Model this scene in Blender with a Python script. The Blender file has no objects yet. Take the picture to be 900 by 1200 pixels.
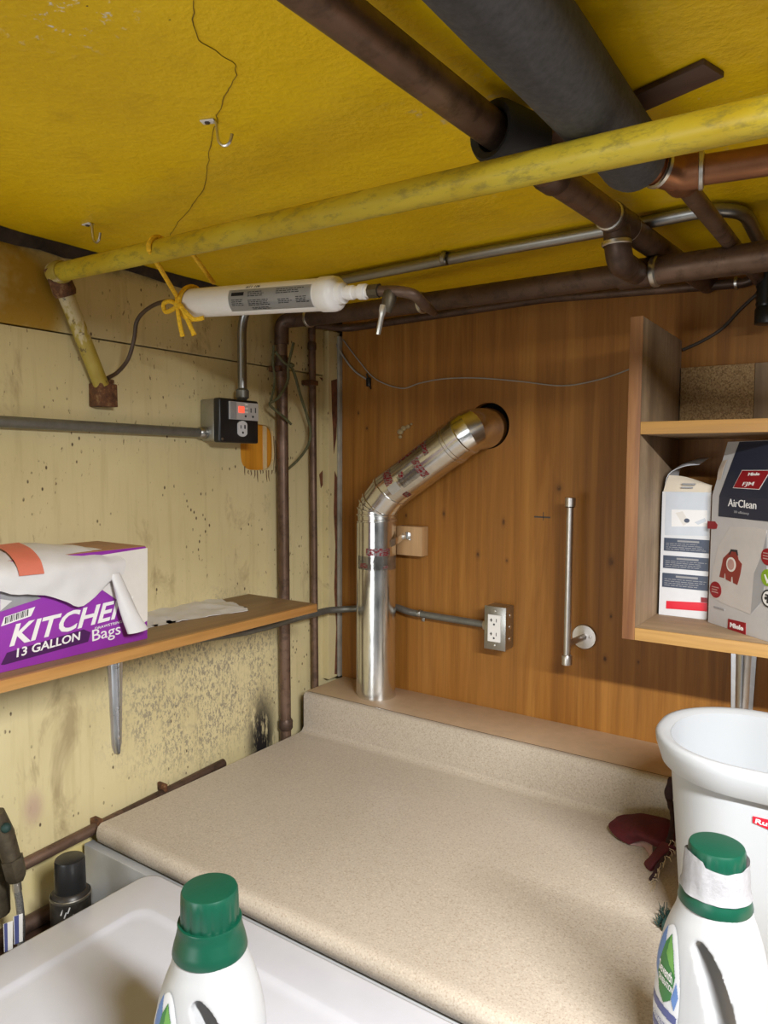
import bpy, bmesh, math, random
from mathutils import Vector, Matrix, noise
V = Vector
random.seed(7)
scene = bpy.context.scene
COL = scene.collection

# ------------------------------------------------------------------ camera
cam_d = bpy.data.cameras.new('camera')
cam_d.sensor_fit = 'HORIZONTAL'; cam_d.sensor_width = 36.0; cam_d.lens = 33.7639
cam_d.clip_start = 0.02
cam = bpy.data.objects.new('camera', cam_d); COL.objects.link(cam)
_m = Matrix([[0.824224, -0.041204, 0.564763], [0.566245, 0.051813, -0.822607], [0.004632, 0.997806, 0.066037]]).to_4x4(); _m.translation = V((0, 0, 1.64))
cam.matrix_world = _m
scene.camera = cam

# ------------------------------------------------------------------ world, lamps, exposure
world = bpy.data.worlds.new('world'); scene.world = world; world.use_nodes = True
bg = world.node_tree.nodes['Background']
bg.inputs[0].default_value = (0.90, 0.95, 1.0, 1); bg.inputs[1].default_value = 0.07

def lamp(name, kind, loc, energy, color, size, target=None):
    d = bpy.data.lights.new(name, kind); d.energy = energy; d.color = color
    if kind == 'AREA':
        d.shape = 'RECTANGLE'; d.size, d.size_y = size
    else:
        d.shadow_soft_size = size
    o = bpy.data.objects.new(name, d); COL.objects.link(o); o.location = loc
    if target is not None:
        o.rotation_euler = (V(target) - V(loc)).to_track_quat('-Z', 'Y').to_euler()
    return o
lamp('fluorescent_tube_light', 'AREA', (0.55, 0.20, 1.99), 100.0, (0.985, 0.99, 1.0), (0.9, 0.06), (0.55, 0.20, 0.92))
lamp('rear_fill_light', 'AREA', (-0.75, -1.6, 1.15), 17.0, (0.95, 0.98, 1.0), (0.9, 0.7), (-0.70, 0.0, 1.30))  # unseen fill lamp added behind the camera to brighten ceiling and left wall

scene.view_settings.view_transform = 'Standard'
scene.view_settings.look = 'None'
scene.view_settings.gamma = 1.0
scene.view_settings.use_curve_mapping = False
scene.view_settings.exposure = -0.24

# ------------------------------------------------------------------ materials
class NT:
    """small node-graph helper"""
    def __init__(s, name):
        s.m = bpy.data.materials.new(name); s.m.use_nodes = True
        s.t = s.m.node_tree; s.b = s.t.nodes['Principled BSDF']
    def n(s, typ, **kw):
        x = s.t.nodes.new(typ)
        for k, v in kw.items(): setattr(x, k, v)
        return x
    def set(s, node, key, val):
        if isinstance(val, bpy.types.NodeSocket): s.t.links.new(val, node.inputs[key])
        elif val is not None: node.inputs[key].default_value = val
    def pos(s, scale=(1, 1, 1), loc=(0, 0, 0), world=True):
        if world: src = s.n('ShaderNodeNewGeometry').outputs['Position']
        else: src = s.n('ShaderNodeTexCoord').outputs['Object']
        mp = s.n('ShaderNodeMapping'); s.set(mp, 'Vector', src)
        mp.inputs['Scale'].default_value = scale; mp.inputs['Location'].default_value = loc
        return mp.outputs[0]
    def noise(s, vec, scale=5, detail=3, rough=0.5, dist=0.0, out='Fac'):
        x = s.n('ShaderNodeTexNoise'); s.set(x, 'Vector', vec)
        x.inputs['Scale'].default_value = scale; x.inputs['Detail'].default_value = detail
        x.inputs['Roughness'].default_value = rough; x.inputs['Distortion'].default_value = dist
        return x.outputs[out]
    def voro(s, vec, scale=5, feature='F1', out='Distance'):
        x = s.n('ShaderNodeTexVoronoi', feature=feature); s.set(x, 'Vector', vec)
        x.inputs['Scale'].default_value = scale
        return x.outputs[out]
    def ramp(s, fac, stops, interp='LINEAR'):
        x = s.n('ShaderNodeValToRGB'); s.set(x, 'Fac', fac); cr = x.color_ramp; cr.interpolation = interp
        while len(cr.elements) < len(stops): cr.elements.new(0.5)
        for e, (p, c) in zip(cr.elements, stops):
            e.position = p
            e.color = (c, c, c, 1) if isinstance(c, (int, float)) else tuple(c) + (1,)
        return x.outputs['Color']
    def mix(s, fac, a, b, mode='MIX'):
        x = s.n('ShaderNodeMix', data_type='RGBA', blend_type=mode)
        s.set(x, 0, fac)
        for k, v in ((6, a), (7, b)):
            s.set(x, k, tuple(v) + (1,) if isinstance(v, tuple) and len(v) == 3 else v)
        return x.outputs[2]
    def math(s, op, a, b=None, c=None, clamp=False):
        x = s.n('ShaderNodeMath', operation=op, use_clamp=clamp)
        for i, v in enumerate((a, b, c)):
            if v is not None: s.set(x, i, v)
        return x.outputs[0]
    def near(s, centre, radii, soft=0.5):
        """1 inside an ellipsoid, fading to 0 at its rim"""
        vec = s.pos(tuple(1.0 / r for r in radii), tuple(-c / r for c, r in zip(centre, radii)))
        x = s.n('ShaderNodeVectorMath', operation='LENGTH'); s.set(x, 0, vec)
        mr = s.n('ShaderNodeMapRange', interpolation_type='SMOOTHSTEP'); s.set(mr, 0, x.outputs['Value'])
        mr.inputs[1].default_value = 1.0; mr.inputs[2].default_value = soft
        mr.inputs[3].default_value = 0.0; mr.inputs[4].default_value = 1.0
        return mr.outputs[0]
    def bump(s, height, strength=0.3, dist=0.002):
        x = s.n('ShaderNodeBump'); s.set(x, 'Height', height)
        x.inputs['Strength'].default_value = strength; x.inputs['Distance'].default_value = dist
        s.t.links.new(x.outputs[0], s.b.inputs['Normal'])
    def out(s, col=None, rough=None, metal=None, spec=None):
        for k, v in (('Base Color', col), ('Roughness', rough), ('Metallic', metal), ('Specular IOR Level', spec)):
            if v is not None: s.set(s.b, k, tuple(v) + (1,) if isinstance(v, tuple) and len(v) == 3 else v)
        return s.m

def plain(name, col, rough=0.5, metal=0.0, var=0.12, scale=30, bump=0.0, spec=None):
    t = NT(name); n = t.noise(t.pos(world=False), scale, 4, 0.6)
    dark = tuple(c * (1 - var) for c in col); lite = tuple(min(1, c * (1 + var)) for c in col)
    c = t.ramp(n, [(0.3, dark), (0.7, lite)])
    if bump: t.bump(n, bump, 0.001)
    return t.out(c, rough, metal, spec)

M = {}
def m_ceiling():
    t = NT('yellow_gloss_ceiling_paint'); p = t.pos()
    big = t.noise(p, 2.2, 4, 0.6); mid = t.noise(p, 14, 3, 0.6)
    c = t.ramp(big, [(0.3, (0.76, 0.50, 0.002)), (0.55, (0.88, 0.60, 0.004)), (0.75, (0.93, 0.66, 0.008))])
    c = t.mix(t.ramp(mid, [(0.56, 0.0), (0.75, 0.25)]), c, (0.40, 0.22, 0.002))
    fl = t.math('MULTIPLY', t.ramp(t.voro(t.pos((1, 1.6, 1)), 34), [(0.035, 1.0), (0.06, 0.0)]), t.ramp(t.noise(p, 3.1, 2), [(0.56, 0.0), (0.62, 1.0)]))
    c = t.mix(fl, c, (0.12, 0.06, 0.01))
    wh = t.math('MULTIPLY', t.near((-0.63, 0.40, 2.05), (0.10, 0.07, 0.2), 0.3), t.ramp(t.noise(p, 60, 3, 0.7), [(0.60, 0.0), (0.66, 1.0)]))
    wh2 = t.math('MULTIPLY', t.near((-0.42, 0.74, 2.05), (0.10, 0.10, 0.2), 0.2), t.ramp(t.noise(t.pos((1, 1.0, 1)), 42, 4, 0.75), [(0.58, 0.0), (0.66, 0.7)]))
    wh3 = t.math('MULTIPLY', t.near((-0.15, 0.95, 2.05), (0.14, 0.2, 0.2), 0.3), t.ramp(t.noise(t.pos((1, 1.0, 1)), 55, 4, 0.75), [(0.63, 0.0), (0.68, 0.8)]))
    c = t.mix(wh, c, (0.80, 0.76, 0.66)); c = t.mix(wh2, c, (0.62, 0.53, 0.34)); c = t.mix(wh3, c, (0.74, 0.64, 0.34))
    h = t.math('ADD', t.math('MULTIPLY', t.noise(p, 120, 3, 0.6), 0.5), t.noise(p, 34, 3, 0.55))
    t.bump(h, 0.55, 0.004)
    return t.out(c, 0.36)
def m_wall(name, shade):
    t = NT(name); p = t.pos()
    base = t.ramp(t.noise(p, 2.4, 4, 0.6), [(0.3, (0.60 * shade, 0.505 * shade, 0.265 * shade)), (0.7, (0.72 * shade, 0.620 * shade, 0.350 * shade))])
    # faint vertical brush streaks
    base = t.mix(t.ramp(t.noise(t.pos((1, 30, 2.0)), 1.6, 4, 0.65), [(0.52, 0.0), (0.75, 0.30)]), base, (0.36 * shade, 0.28 * shade, 0.12 * shade))
    # brown smears
    base = t.mix(t.ramp(t.noise(t.pos((1, 6, 2.2), (3, 1, 0)), 1.9, 5, 0.7, 0.6), [(0.58, 0.0), (0.72, 0.6)]), base, (0.27, 0.19, 0.095))
    # chips and specks
    chips = t.math('MULTIPLY', t.ramp(t.voro(t.pos((1, 1.3, 0.75)), 58), [(0.12, 1.0), (0.20, 0.0)]), t.ramp(t.noise(p, 9.0, 4, 0.65), [(0.53, 0.0), (0.58, 1.0)]))
    chips2 = t.math('MULTIPLY', t.ramp(t.noise(t.pos((1, 1.8, 0.7), (0, 4, 2)), 70, 3, 0.6), [(0.66, 0.0), (0.69, 0.9)]), t.ramp(t.noise(p, 3.0, 3, 0.6), [(0.44, 0.0), (0.56, 1.0)]))
    base = t.mix(chips2, base, (0.17, 0.10, 0.05))
    base = t.mix(chips, base, (0.10, 0.065, 0.035))
    # grey mottled mildew under the shelf
    mil = t.math('MULTIPLY', t.near((-1.30, 1.16, 1.12), (0.3, 0.36, 0.26), 0.45), t.math('MULTIPLY', t.ramp(t.noise(t.pos((1, 1.5, 0.8)), 125, 4, 0.75), [(0.49, 0.0), (0.56, 0.9)]), t.ramp(t.noise(p, 14, 3, 0.6), [(0.34, 0.1), (0.52, 1.0)])))
    base = t.mix(mil, base, (0.27, 0.235, 0.17))
    # soot in the corner above the counter
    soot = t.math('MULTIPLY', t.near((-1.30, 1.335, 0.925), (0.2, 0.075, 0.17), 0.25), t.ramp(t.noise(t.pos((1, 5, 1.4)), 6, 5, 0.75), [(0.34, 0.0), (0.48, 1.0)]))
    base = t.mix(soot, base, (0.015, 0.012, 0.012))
    # pinkish smudge and a yellow smear low on the wall
    base = t.mix(t.math('MULTIPLY', t.near((-1.30, 0.72, 0.985), (0.2, 0.03, 0.05), 0.1), 0.55), base, (0.40, 0.22, 0.22))
    base = t.mix(t.math('MULTIPLY', t.near((-1.30, 0.80, 0.84), (0.2, 0.12, 0.06), 0.1), 0.6), base, (0.60, 0.46, 0.08))
    # old ceiling paint lapping down the upper board
    sz = t.n('ShaderNodeSeparateXYZ'); t.set(sz, 0, p)
    ye = t.math('MULTIPLY', t.math('GREATER_THAN', sz.outputs[2], 1.8875), t.near((-1.30, 0.56, 1.935), (0.2, 0.275, 0.15), 0.80))
    ye = t.math('MULTIPLY', ye, t.ramp(t.noise(p, 9, 4, 0.7), [(0.30, 0.45), (0.52, 0.95)]))
    base = t.mix(ye, base, (0.40, 0.23, 0.012))
    dirt = t.math('MULTIPLY', t.near((-1.30, 0.75, 2.05), (0.2, 0.65, 0.045), 0.2), t.ramp(t.noise(p, 26, 4, 0.7), [(0.38, 0.0), (0.60, 0.85)]))
    base = t.mix(dirt, base, (0.06, 0.04, 0.02))
    t.bump(t.noise(t.pos((1, 1, 0.4)), 55, 4, 0.65), 0.25, 0.002)
    return t.out(base, 0.55)
def m_ply():
    t = NT('varnished_plywood')
    g = t.noise(t.pos((11, 1, 0.5)), 1.7, 6, 0.65, 1.3); f = t.noise(t.pos((95, 1, 2.6)), 1.0, 3, 0.7)
    w = t.noise(t.pos((3.2, 1, 0.5), (2, 0, 0)), 1.4, 2, 0.5)
    c = t.ramp(g, [(0.28, (0.180, 0.068, 0.010)), (0.50, (0.285, 0.115, 0.018)), (0.70, (0.385, 0.172, 0.034))])
    c = t.mix(t.ramp(f, [(0.42, 0.0), (0.72, 0.42)]), c, (0.15, 0.058, 0.012))
    c = t.mix(t.ramp(w, [(0.45, 0.0), (0.72, 0.35)]), c, (0.40, 0.195, 0.052))
    for (x, z, rx, rz) in KNOTS:
        c = t.mix(t.math('MULTIPLY', t.near((x, 1.635, z), (rx * 1.9, 0.2, rz * 2.4), 0.2), 0.45), c, (0.15, 0.06, 0.015))
        c = t.mix(t.math('MULTIPLY', t.math('MULTIPLY', t.near((x, 1.635, z), (rx, 0.2, rz), 0.2), t.ramp(t.noise(t.pos((1, 1, 1)), 120, 2, 0.6), [(0.3, 0.3), (0.6, 1.0)])), 0.85), c, (0.050, 0.020, 0.008))
    t.bump(f, 0.12, 0.001)
    return t.out(c, 0.5, None, 0.3)
KNOTS = []
KN = [(-0.6221, 1.635, 1.5859), (-0.7632, 1.635, 1.4981), (-0.8326, 1.635, 1.4121), (-0.7524, 1.635, 1.4032), (-0.9333, 1.635, 1.5121), (-1.0497, 1.635, 1.5025), (-1.1815, 1.635, 1.7397), (-1.2111, 1.635, 1.7832), (-0.5033, 1.635, 1.1956), (-0.4286, 1.635, 1.1997), (-0.4921, 1.635, 1.2964), (-0.4953, 1.635, 1.4218)]
for i, k in enumerate(KN):
    s = (0.0085, 0.0055, 0.0060, 0.0045, 0.0055, 0.0042, 0.0048, 0.0036, 0.0055, 0.0035, 0.0040, 0.0080)[i]
    KNOTS.append((k[0], k[2], s, s * (1.2, 1.9, 1.5)[i % 3]))
def wood(name, a, b, axis, rough=0.5, dirt=0.0, fine=70):
    t = NT(name); sc = [14, 14, 14]; sc[axis] = 0.9; fs = [fine] * 3; fs[axis] = 3
    g = t.noise(t.pos(tuple(sc)), 1.5, 4, 0.6, 0.6); f = t.noise(t.pos(tuple(fs)), 1.0, 3, 0.7)
    c = t.ramp(g, [(0.3, a), (0.7, b)])
    c = t.mix(t.ramp(f, [(0.45, 0.0), (0.75, 0.4)]), c, tuple(x * 0.5 for x in a))
    if dirt: c = t.mix(t.ramp(t.noise(t.pos(), 6, 5, 0.7), [(0.45, 0.0), (0.65, dirt)]), c, (0.16, 0.12, 0.075))
    t.bump(f, 0.15, 0.001)
    return t.out(c, rough)
def m_counter():
    t = NT('beige_speckled_laminate'); p = t.pos()
    a = t.noise(p, 330, 2, 0.65); b = t.noise(p, 150, 3, 0.65); big = t.noise(p, 3, 3, 0.5)
    c = t.ramp(big, [(0.3, (0.450, 0.388, 0.312)), (0.7, (0.505, 0.438, 0.360))])
    c = t.mix(t.ramp(a, [(0.55, 0.0), (0.66, 0.50)]), c, (0.26, 0.185, 0.125))
    c = t.mix(t.ramp(b, [(0.62, 0.0), (0.70, 0.45)]), c, (0.32, 0.24, 0.165))
    c = t.mix(t.ramp(a, [(0.34, 0.4), (0.43, 0.0)]), c, (0.70, 0.62, 0.49))
    return t.out(c, 0.42)
def m_copper(name, a, b, metal=0.75, rough=0.42, blotch=0.5, bcol=(0.035, 0.024, 0.018)):
    t = NT(name); p = t.pos()
    c = t.ramp(t.noise(p, 9, 4, 0.6), [(0.3, a), (0.7, b)])
    c = t.mix(t.ramp(t.noise(p, 38, 4, 0.7), [(0.50, 0.0), (0.66, blotch)]), c, bcol)
    t.bump(t.noise(p, 90, 3, 0.6), 0.12, 0.001)
    r = t.ramp(t.noise(p, 24, 3, 0.6), [(0.3, rough - 0.08), (0.7, rough + 0.18)])
    return t.out(c, r, metal)
def m_chipboard():
    t = NT('chipboard'); p = t.pos((1, 1, 1))
    v = t.voro(t.pos((1, 1, 0.8)), 420, out='Color'); s = t.n('ShaderNodeSeparateColor'); t.set(s, 0, v)
    c = t.ramp(s.outputs[0], [(0.0, (0.20, 0.115, 0.045)), (0.5, (0.34, 0.21, 0.09)), (1.0, (0.44, 0.30, 0.14))])
    return t.out(c, 0.7)
def m_galv(name='galvanised_steel', col=(0.78, 0.78, 0.76), rough=0.20):
    t = NT(name); p = t.pos()
    v = t.voro(p, 70, out='Color'); s = t.n('ShaderNodeSeparateColor'); t.set(s, 0, v)
    c = t.ramp(s.outputs[0], [(0.0, tuple(x * 0.95 for x in col)), (1.0, tuple(min(1, x * 1.04) for x in col))])
    r = t.ramp(t.noise(p, 20, 3), [(0.3, rough - 0.03), (0.7, rough + 0.05)])
    return t.out(c, r, 1.0)
def m_yellowpipe():
    t = NT('yellow_painted_pipe'); p = t.pos()
    c = t.ramp(t.noise(p, 7, 4, 0.6), [(0.3, (0.46, 0.32, 0.010)), (0.7, (0.58, 0.46, 0.040))])
    c = t.mix(t.ramp(t.noise(t.pos((1.2, 3, 3)), 30, 4, 0.75), [(0.50, 0.0), (0.66, 0.60)]), c, (0.17, 0.145, 0.03))
    t.bump(t.noise(p, 60, 3), 0.2, 0.001)
    return t.out(c, 0.42)
def m_brace():
    t = NT('yellow_and_cream_pipe_paint'); p = t.pos()
    c = t.ramp(t.noise(p, 12, 4, 0.6), [(0.3, (0.33, 0.24, 0.03)), (0.7, (0.46, 0.36, 0.07))])
    c = t.mix(t.ramp(t.noise(t.pos((1, 1, 0.5), (5, 0, 0)), 11, 5, 0.65), [(0.57, 0.0), (0.60, 0.9)]), c, (0.58, 0.50, 0.30))
    c = t.mix(t.ramp(t.noise(p, 45, 4, 0.7), [(0.60, 0.0), (0.66, 0.8)]), c, (0.08, 0.045, 0.02))
    return t.out(c, 0.5)
def m_rust():
    t = NT('rusted_iron'); p = t.pos()
    c = t.ramp(t.noise(p, 60, 4, 0.7), [(0.3, (0.035, 0.016, 0.008)), (0.55, (0.14, 0.055, 0.02)), (0.75, (0.34, 0.22, 0.10))])
    t.bump(t.noise(p, 80, 3), 0.6, 0.003)
    return t.out(c, 0.8)
def m_whiteplastic(name, col, trans=0.0, rough=0.35):
    t = NT(name); t.out(col, rough)
    t.b.inputs['Subsurface Weight'].default_value = 0.15
    t.b.inputs['Subsurface Radius'].default_value = (0.01, 0.01, 0.01)
    return t.m
M['ceiling'] = m_ceiling()
M['wall'] = m_wall('cream_wall_paint', 1.0)
M['ply'] = m_ply()
M['counter'] = m_counter()
M['ledge'] = plain('tan_ledge_laminate', (0.52, 0.37, 0.235), 0.5, 0, 0.06, 40)
M['copper'] = m_copper('tarnished_copper', (0.135, 0.082, 0.056), (0.23, 0.145, 0.102), 0.6, 0.42)
M['copper_dark'] = m_copper('dark_tarnished_copper', (0.075, 0.046, 0.033), (0.145, 0.090, 0.064), 0.55, 0.45)
M['copper_bright'] = m_copper('warm_copper', (0.24, 0.105, 0.052), (0.36, 0.165, 0.085), 0.85, 0.36, 0.35, (0.18, 0.08, 0.04))
M['solder'] = plain('silver_solder', (0.62, 0.60, 0.56), 0.35, 1.0)
M['yellowpipe'] = m_yellowpipe(); M['brace'] = m_brace(); M['rust'] = m_rust()
M['foam_dark'] = plain('charcoal_foam', (0.058, 0.055, 0.056), 0.9, 0, 0.25, 140, 0.3)
M['foam_black'] = plain('black_rubber_foam', (0.012, 0.011, 0.011), 0.6, 0, 0.3, 60, 0.2)
M['black'] = plain('black_plastic', (0.012, 0.012, 0.013), 0.35, 0, 0.2, 40)
M['darkgap'] = plain('dark_dirty_wood', (0.035, 0.022, 0.012), 0.9, 0, 0.6, 40, 0.6)
M['conduit'] = m_galv('grey_steel_conduit', (0.34, 0.34, 0.33), 0.36)
M['conduit_paint'] = plain('greyed_steel_conduit', (0.20, 0.20, 0.18), 0.45, 0.6, 0.15, 40)
M['galv'] = m_galv()
M['boxmetal'] = m_galv('zinc_box_steel', (0.42, 0.42, 0.40), 0.34)
M['nickel'] = plain('brushed_nickel', (0.62, 0.59, 0.56), 0.36, 1.0, 0.06, 60)
M['bracket'] = m_galv('bracket_steel', (0.60, 0.61, 0.63), 0.30)
M['white_plastic'] = plain('white_plastic', (0.80, 0.79, 0.77), 0.35, 0, 0.02)
M['filter_white'] = plain('filter_white', (0.84, 0.83, 0.82), 0.38, 0, 0.02)
M['label_grey'] = plain('silver_grey_label', (0.56, 0.56, 0.56), 0.4, 0.2, 0.05)
M['ink'] = plain('black_ink', (0.025, 0.025, 0.028), 0.6, 0, 0.1)
M['rope'] = plain('yellow_rope', (0.78, 0.47, 0.015), 0.75, 0, 0.25, 220, 0.5)
M['twine'] = plain('olive_twine', (0.10, 0.098, 0.045), 0.8, 0, 0.25, 120, 0.4)
M['tube_brown'] = plain('brown_tube', (0.085, 0.055, 0.035), 0.5, 0.2, 0.2)
M['wire_grey'] = plain('grey_wire', (0.30, 0.28, 0.25), 0.6, 0, 0.15)
M['wire_dark'] = plain('dark_wire', (0.06, 0.045, 0.035), 0.6, 0, 0.15)
M['shelf_top'] = wood('worn_shelf_board', (0.22, 0.125, 0.05), (0.33, 0.20, 0.085), 1, 0.5, 0.35)
M['shelf_edge'] = wood('varnished_shelf_edge', (0.36, 0.17, 0.045), (0.54, 0.29, 0.09), 1, 0.4)
M['cab_side'] = wood('weathered_plywood_side', (0.25, 0.165, 0.095), (0.42, 0.30, 0.185), 2, 0.65, 0.55)
M['cab_edge'] = wood('plywood_edge', (0.20, 0.080, 0.030), (0.46, 0.235, 0.095), 2, 0.55, 0.0, 260)
M['cab_shelf'] = wood('yellow_pine_edge', (0.42, 0.22, 0.060), (0.54, 0.31, 0.10), 0, 0.5)
M['cab_inner'] = wood('worn_pine_face', (0.30, 0.20, 0.115), (0.42, 0.29, 0.165), 0, 0.65, 0.5)
M['chip'] = m_chipboard()
M['block'] = wood('raw_wood_block', (0.46, 0.27, 0.12), (0.60, 0.38, 0.19), 2, 0.6)
M['strip'] = wood('brown_wood_strip', (0.070, 0.036, 0.022), (0.11, 0.058, 0.036), 0, 0.6)
M['orange'] = wood('orange_stained_wood', (0.62, 0.24, 0.012), (0.80, 0.36, 0.03), 2, 0.5)
M['pale_wood'] = plain('pale_wood', (0.74, 0.56, 0.30), 0.6, 0, 0.1)
M['crack'] = plain('crack_brown', (0.20, 0.11, 0.008), 0.7, 0, 0.3)
M['drip'] = plain('brown_drip', (0.15, 0.08, 0.03), 0.5, 0, 0.3)
M['peel'] = plain('bare_red_primer', (0.15, 0.055, 0.025), 0.8, 0, 0.5, 40, 0.5)
M['trim_white'] = plain('off_white_trim', (0.34, 0.32, 0.27), 0.6, 0, 0.3, 14)
M['purple'] = plain('purple_card', (0.27, 0.032, 0.36), 0.42, 0, 0.06)
M['purple_dark'] = plain('dark_purple_print', (0.060, 0.008, 0.085), 0.45, 0, 0.06)
M['card_white'] = plain('white_card', (0.70, 0.67, 0.62), 0.55, 0, 0.03)
M['card_top'] = plain('orange_brown_card', (0.40, 0.20, 0.10), 0.55, 0, 0.25, 9)
M['card_brown'] = plain('brown_card_inside', (0.36, 0.26, 0.17), 0.8, 0, 0.1)
M['bag'] = plain('white_bag_film', (0.66, 0.65, 0.65), 0.40, 0, 0.03)
M['bag_red'] = plain('red_drawstring', (0.62, 0.17, 0.11), 0.5, 0, 0.06)
M['void'] = plain('dark_void', (0.008, 0.007, 0.007), 0.9, 0, 0.2)
M['carton_grey'] = plain('silver_grey_carton', (0.50, 0.49, 0.49), 0.4, 0, 0.04)
M['carton_white'] = plain('white_carton', (0.68, 0.69, 0.71), 0.42, 0, 0.03)
M['carton_pale'] = plain('pale_blue_carton', (0.56, 0.60, 0.65), 0.42, 0, 0.04)
M['navy'] = plain('navy_print', (0.022, 0.027, 0.048), 0.38, 0, 0.06)
M['slate'] = plain('slate_blue_print', (0.050, 0.066, 0.105), 0.4, 0, 0.06)
M['redprint'] = plain('dark_red_print', (0.27, 0.008, 0.014), 0.4, 0, 0.06)
M['red_bright'] = plain('red_print', (0.66, 0.010, 0.030), 0.4, 0, 0.05)
M['white_ink'] = plain('white_ink', (0.80, 0.79, 0.78), 0.5, 0, 0.02)
M['green_ink'] = plain('lime_print', (0.22, 0.36, 0.02), 0.4, 0, 0.06)
M['blush'] = plain('pale_pink_print', (0.46, 0.27, 0.24), 0.4, 0, 0.06)
M['greyink'] = plain('grey_print', (0.30, 0.30, 0.31), 0.5, 0, 0.1)
M['tape'] = plain('clear_tape_scuff', (0.50, 0.42, 0.34), 0.35, 0, 0.2)
M['bin'] = m_whiteplastic('translucent_white_bin', (0.48, 0.50, 0.52), 0, 0.4)
M['bottle'] = m_whiteplastic('white_bottle_plastic', (0.43, 0.435, 0.44), 0, 0.32)
M['cap_green'] = plain('green_cap_plastic', (0.003, 0.062, 0.034), 0.36, 0, 0.06)
M['leaf_green'] = plain('leaf_green_print', (0.030, 0.17, 0.035), 0.4, 0, 0.1)
M['leaf_lite'] = plain('light_leaf_print', (0.13, 0.33, 0.06), 0.4, 0, 0.1)
M['sky_ink'] = plain('blue_print', (0.10, 0.20, 0.46), 0.4, 0, 0.1)
M['pale_ink'] = plain('pale_label', (0.66, 0.67, 0.70), 0.4, 0, 0.03)
M['indigo'] = plain('indigo_print', (0.075, 0.090, 0.24), 0.4, 0, 0.1)
M['wrap'] = plain('white_paper_wrap', (0.60, 0.59, 0.61), 0.5, 0, 0.05, 160, 0.8)
M['enamel'] = plain('white_enamel', (0.54, 0.545, 0.59), 0.24, 0, 0.015)
M['dryer'] = plain('grey_white_enamel', (0.42, 0.43, 0.44), 0.35, 0, 0.05)
M['braid'] = plain('braided_steel', (0.40, 0.40, 0.40), 0.4, 0.9, 0.4, 400)
M['valve'] = plain('aged_bronze', (0.10, 0.082, 0.055), 0.5, 0.7, 0.3, 60)
M['maroon'] = plain('maroon_cloth', (0.085, 0.005, 0.010), 0.75, 0, 0.25, 90, 0.3)
M['maroon_dark'] = plain('dark_maroon_strap', (0.030, 0.010, 0.012), 0.8, 0, 0.4, 90, 0.4)
M['pinkgrey'] = plain('pinkish_lining', (0.40, 0.25, 0.22), 0.8, 0, 0.1)
M['fray'] = plain('frayed_thread', (0.50, 0.40, 0.27), 0.85, 0, 0.2)
M['dkgreen'] = plain('dark_green_bristle', (0.010, 0.035, 0.028), 0.7, 0, 0.3)
M['floor'] = plain('grey_concrete', (0.16, 0.15, 0.14), 0.8, 0, 0.2, 8)
def m_led():
    t = NT('red_indicator'); t.out((0.6, 0.03, 0.02), 0.4)
    t.b.inputs['Emission Color'].default_value = (1.0, 0.10, 0.05, 1); t.b.inputs['Emission Strength'].default_value = 1.6
    return t.m
M['led'] = m_led()

# ------------------------------------------------------------------ geometry helpers
def bx(bm, x0, x1, y0, y1, z0, z1, T=None, bevel=0.0, seg=2):
    r = bmesh.ops.create_cube(bm, size=1.0)
    vs = r['verts']
    for v in vs:
        v.co = V(((x0 + x1) / 2 + v.co.x * (x1 - x0), (y0 + y1) / 2 + v.co.y * (y1 - y0), (z0 + z1) / 2 + v.co.z * (z1 - z0)))
    if bevel:
        es = list({e for v in vs for e in v.link_edges})
        b = bmesh.ops.bevel(bm, geom=es, offset=bevel, segments=seg, affect='EDGES', profile=0.5)
        vs = list({v for f in b['faces'] for v in f.verts} | {v for v in vs if v.is_valid})
    if T is not None:
        for v in vs: v.co = T @ v.co
    return vs
def tube(bm, pts, r, seg=16, caps=True):
    pts = [V(p) for p in pts]; n = len(pts)
    rs = r if isinstance(r, (list, tuple)) else [r] * n
    tan = []
    for i in range(n):
        t = (pts[min(i + 1, n - 1)] - pts[max(i - 1, 0)])
        tan.append(t.normalized() if t.length > 1e-9 else V((0, 0, 1)))
    ref = V((0, 0, 1)) if abs(tan[0].z) < 0.9 else V((1, 0, 0))
    a = tan[0].cross(ref).normalized(); rings = []
    for i in range(n):
        a = (a - tan[i] * a.dot(tan[i])).normalized(); b = tan[i].cross(a)
        rings.append([bm.verts.new(pts[i] + (a * math.cos(2 * math.pi * k / seg) + b * math.sin(2 * math.pi * k / seg)) * rs[i]) for k in range(seg)])
    for i in range(n - 1):
        for k in range(seg):
            bm.faces.new((rings[i][k], rings[i][(k + 1) % seg], rings[i + 1][(k + 1) % seg], rings[i + 1][k]))
    if caps:
        bm.faces.new(list(reversed(rings[0]))); bm.faces.new(rings[-1])
    return rings
def fillet(pts, rad, n=7):
    pts = [V(p) for p in pts]; out = [pts[0]]
    for i in range(1, len(pts) - 1):
        a, b, c = pts[i - 1], pts[i], pts[i + 1]
        d = min(rad, (a - b).length * 0.49, (c - b).length * 0.49)
        p, q = b + (a - b).normalized() * d, b + (c - b).normalized() * d
        for k in range(n + 1):
            t = k / n; out.append(p * (1 - t) ** 2 + b * 2 * t * (1 - t) + q * t * t)
    out.append(pts[-1]); return out
def spline(pts, n=8):
    pts = [V(p) for p in pts]; P = [pts[0] * 2 - pts[1]] + pts + [pts[-1] * 2 - pts[-2]]; out = []
    for i in range(1, len(P) - 2):
        for k in range(n):
            t = k / n; a, b, c, d = P[i - 1], P[i], P[i + 1], P[i + 2]
            out.append(0.5 * (2 * b + (c - a) * t + (2 * a - 5 * b + 4 * c - d) * t * t + (3 * b - a - 3 * c + d) * t ** 3))
    out.append(pts[-1]); return out
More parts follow.
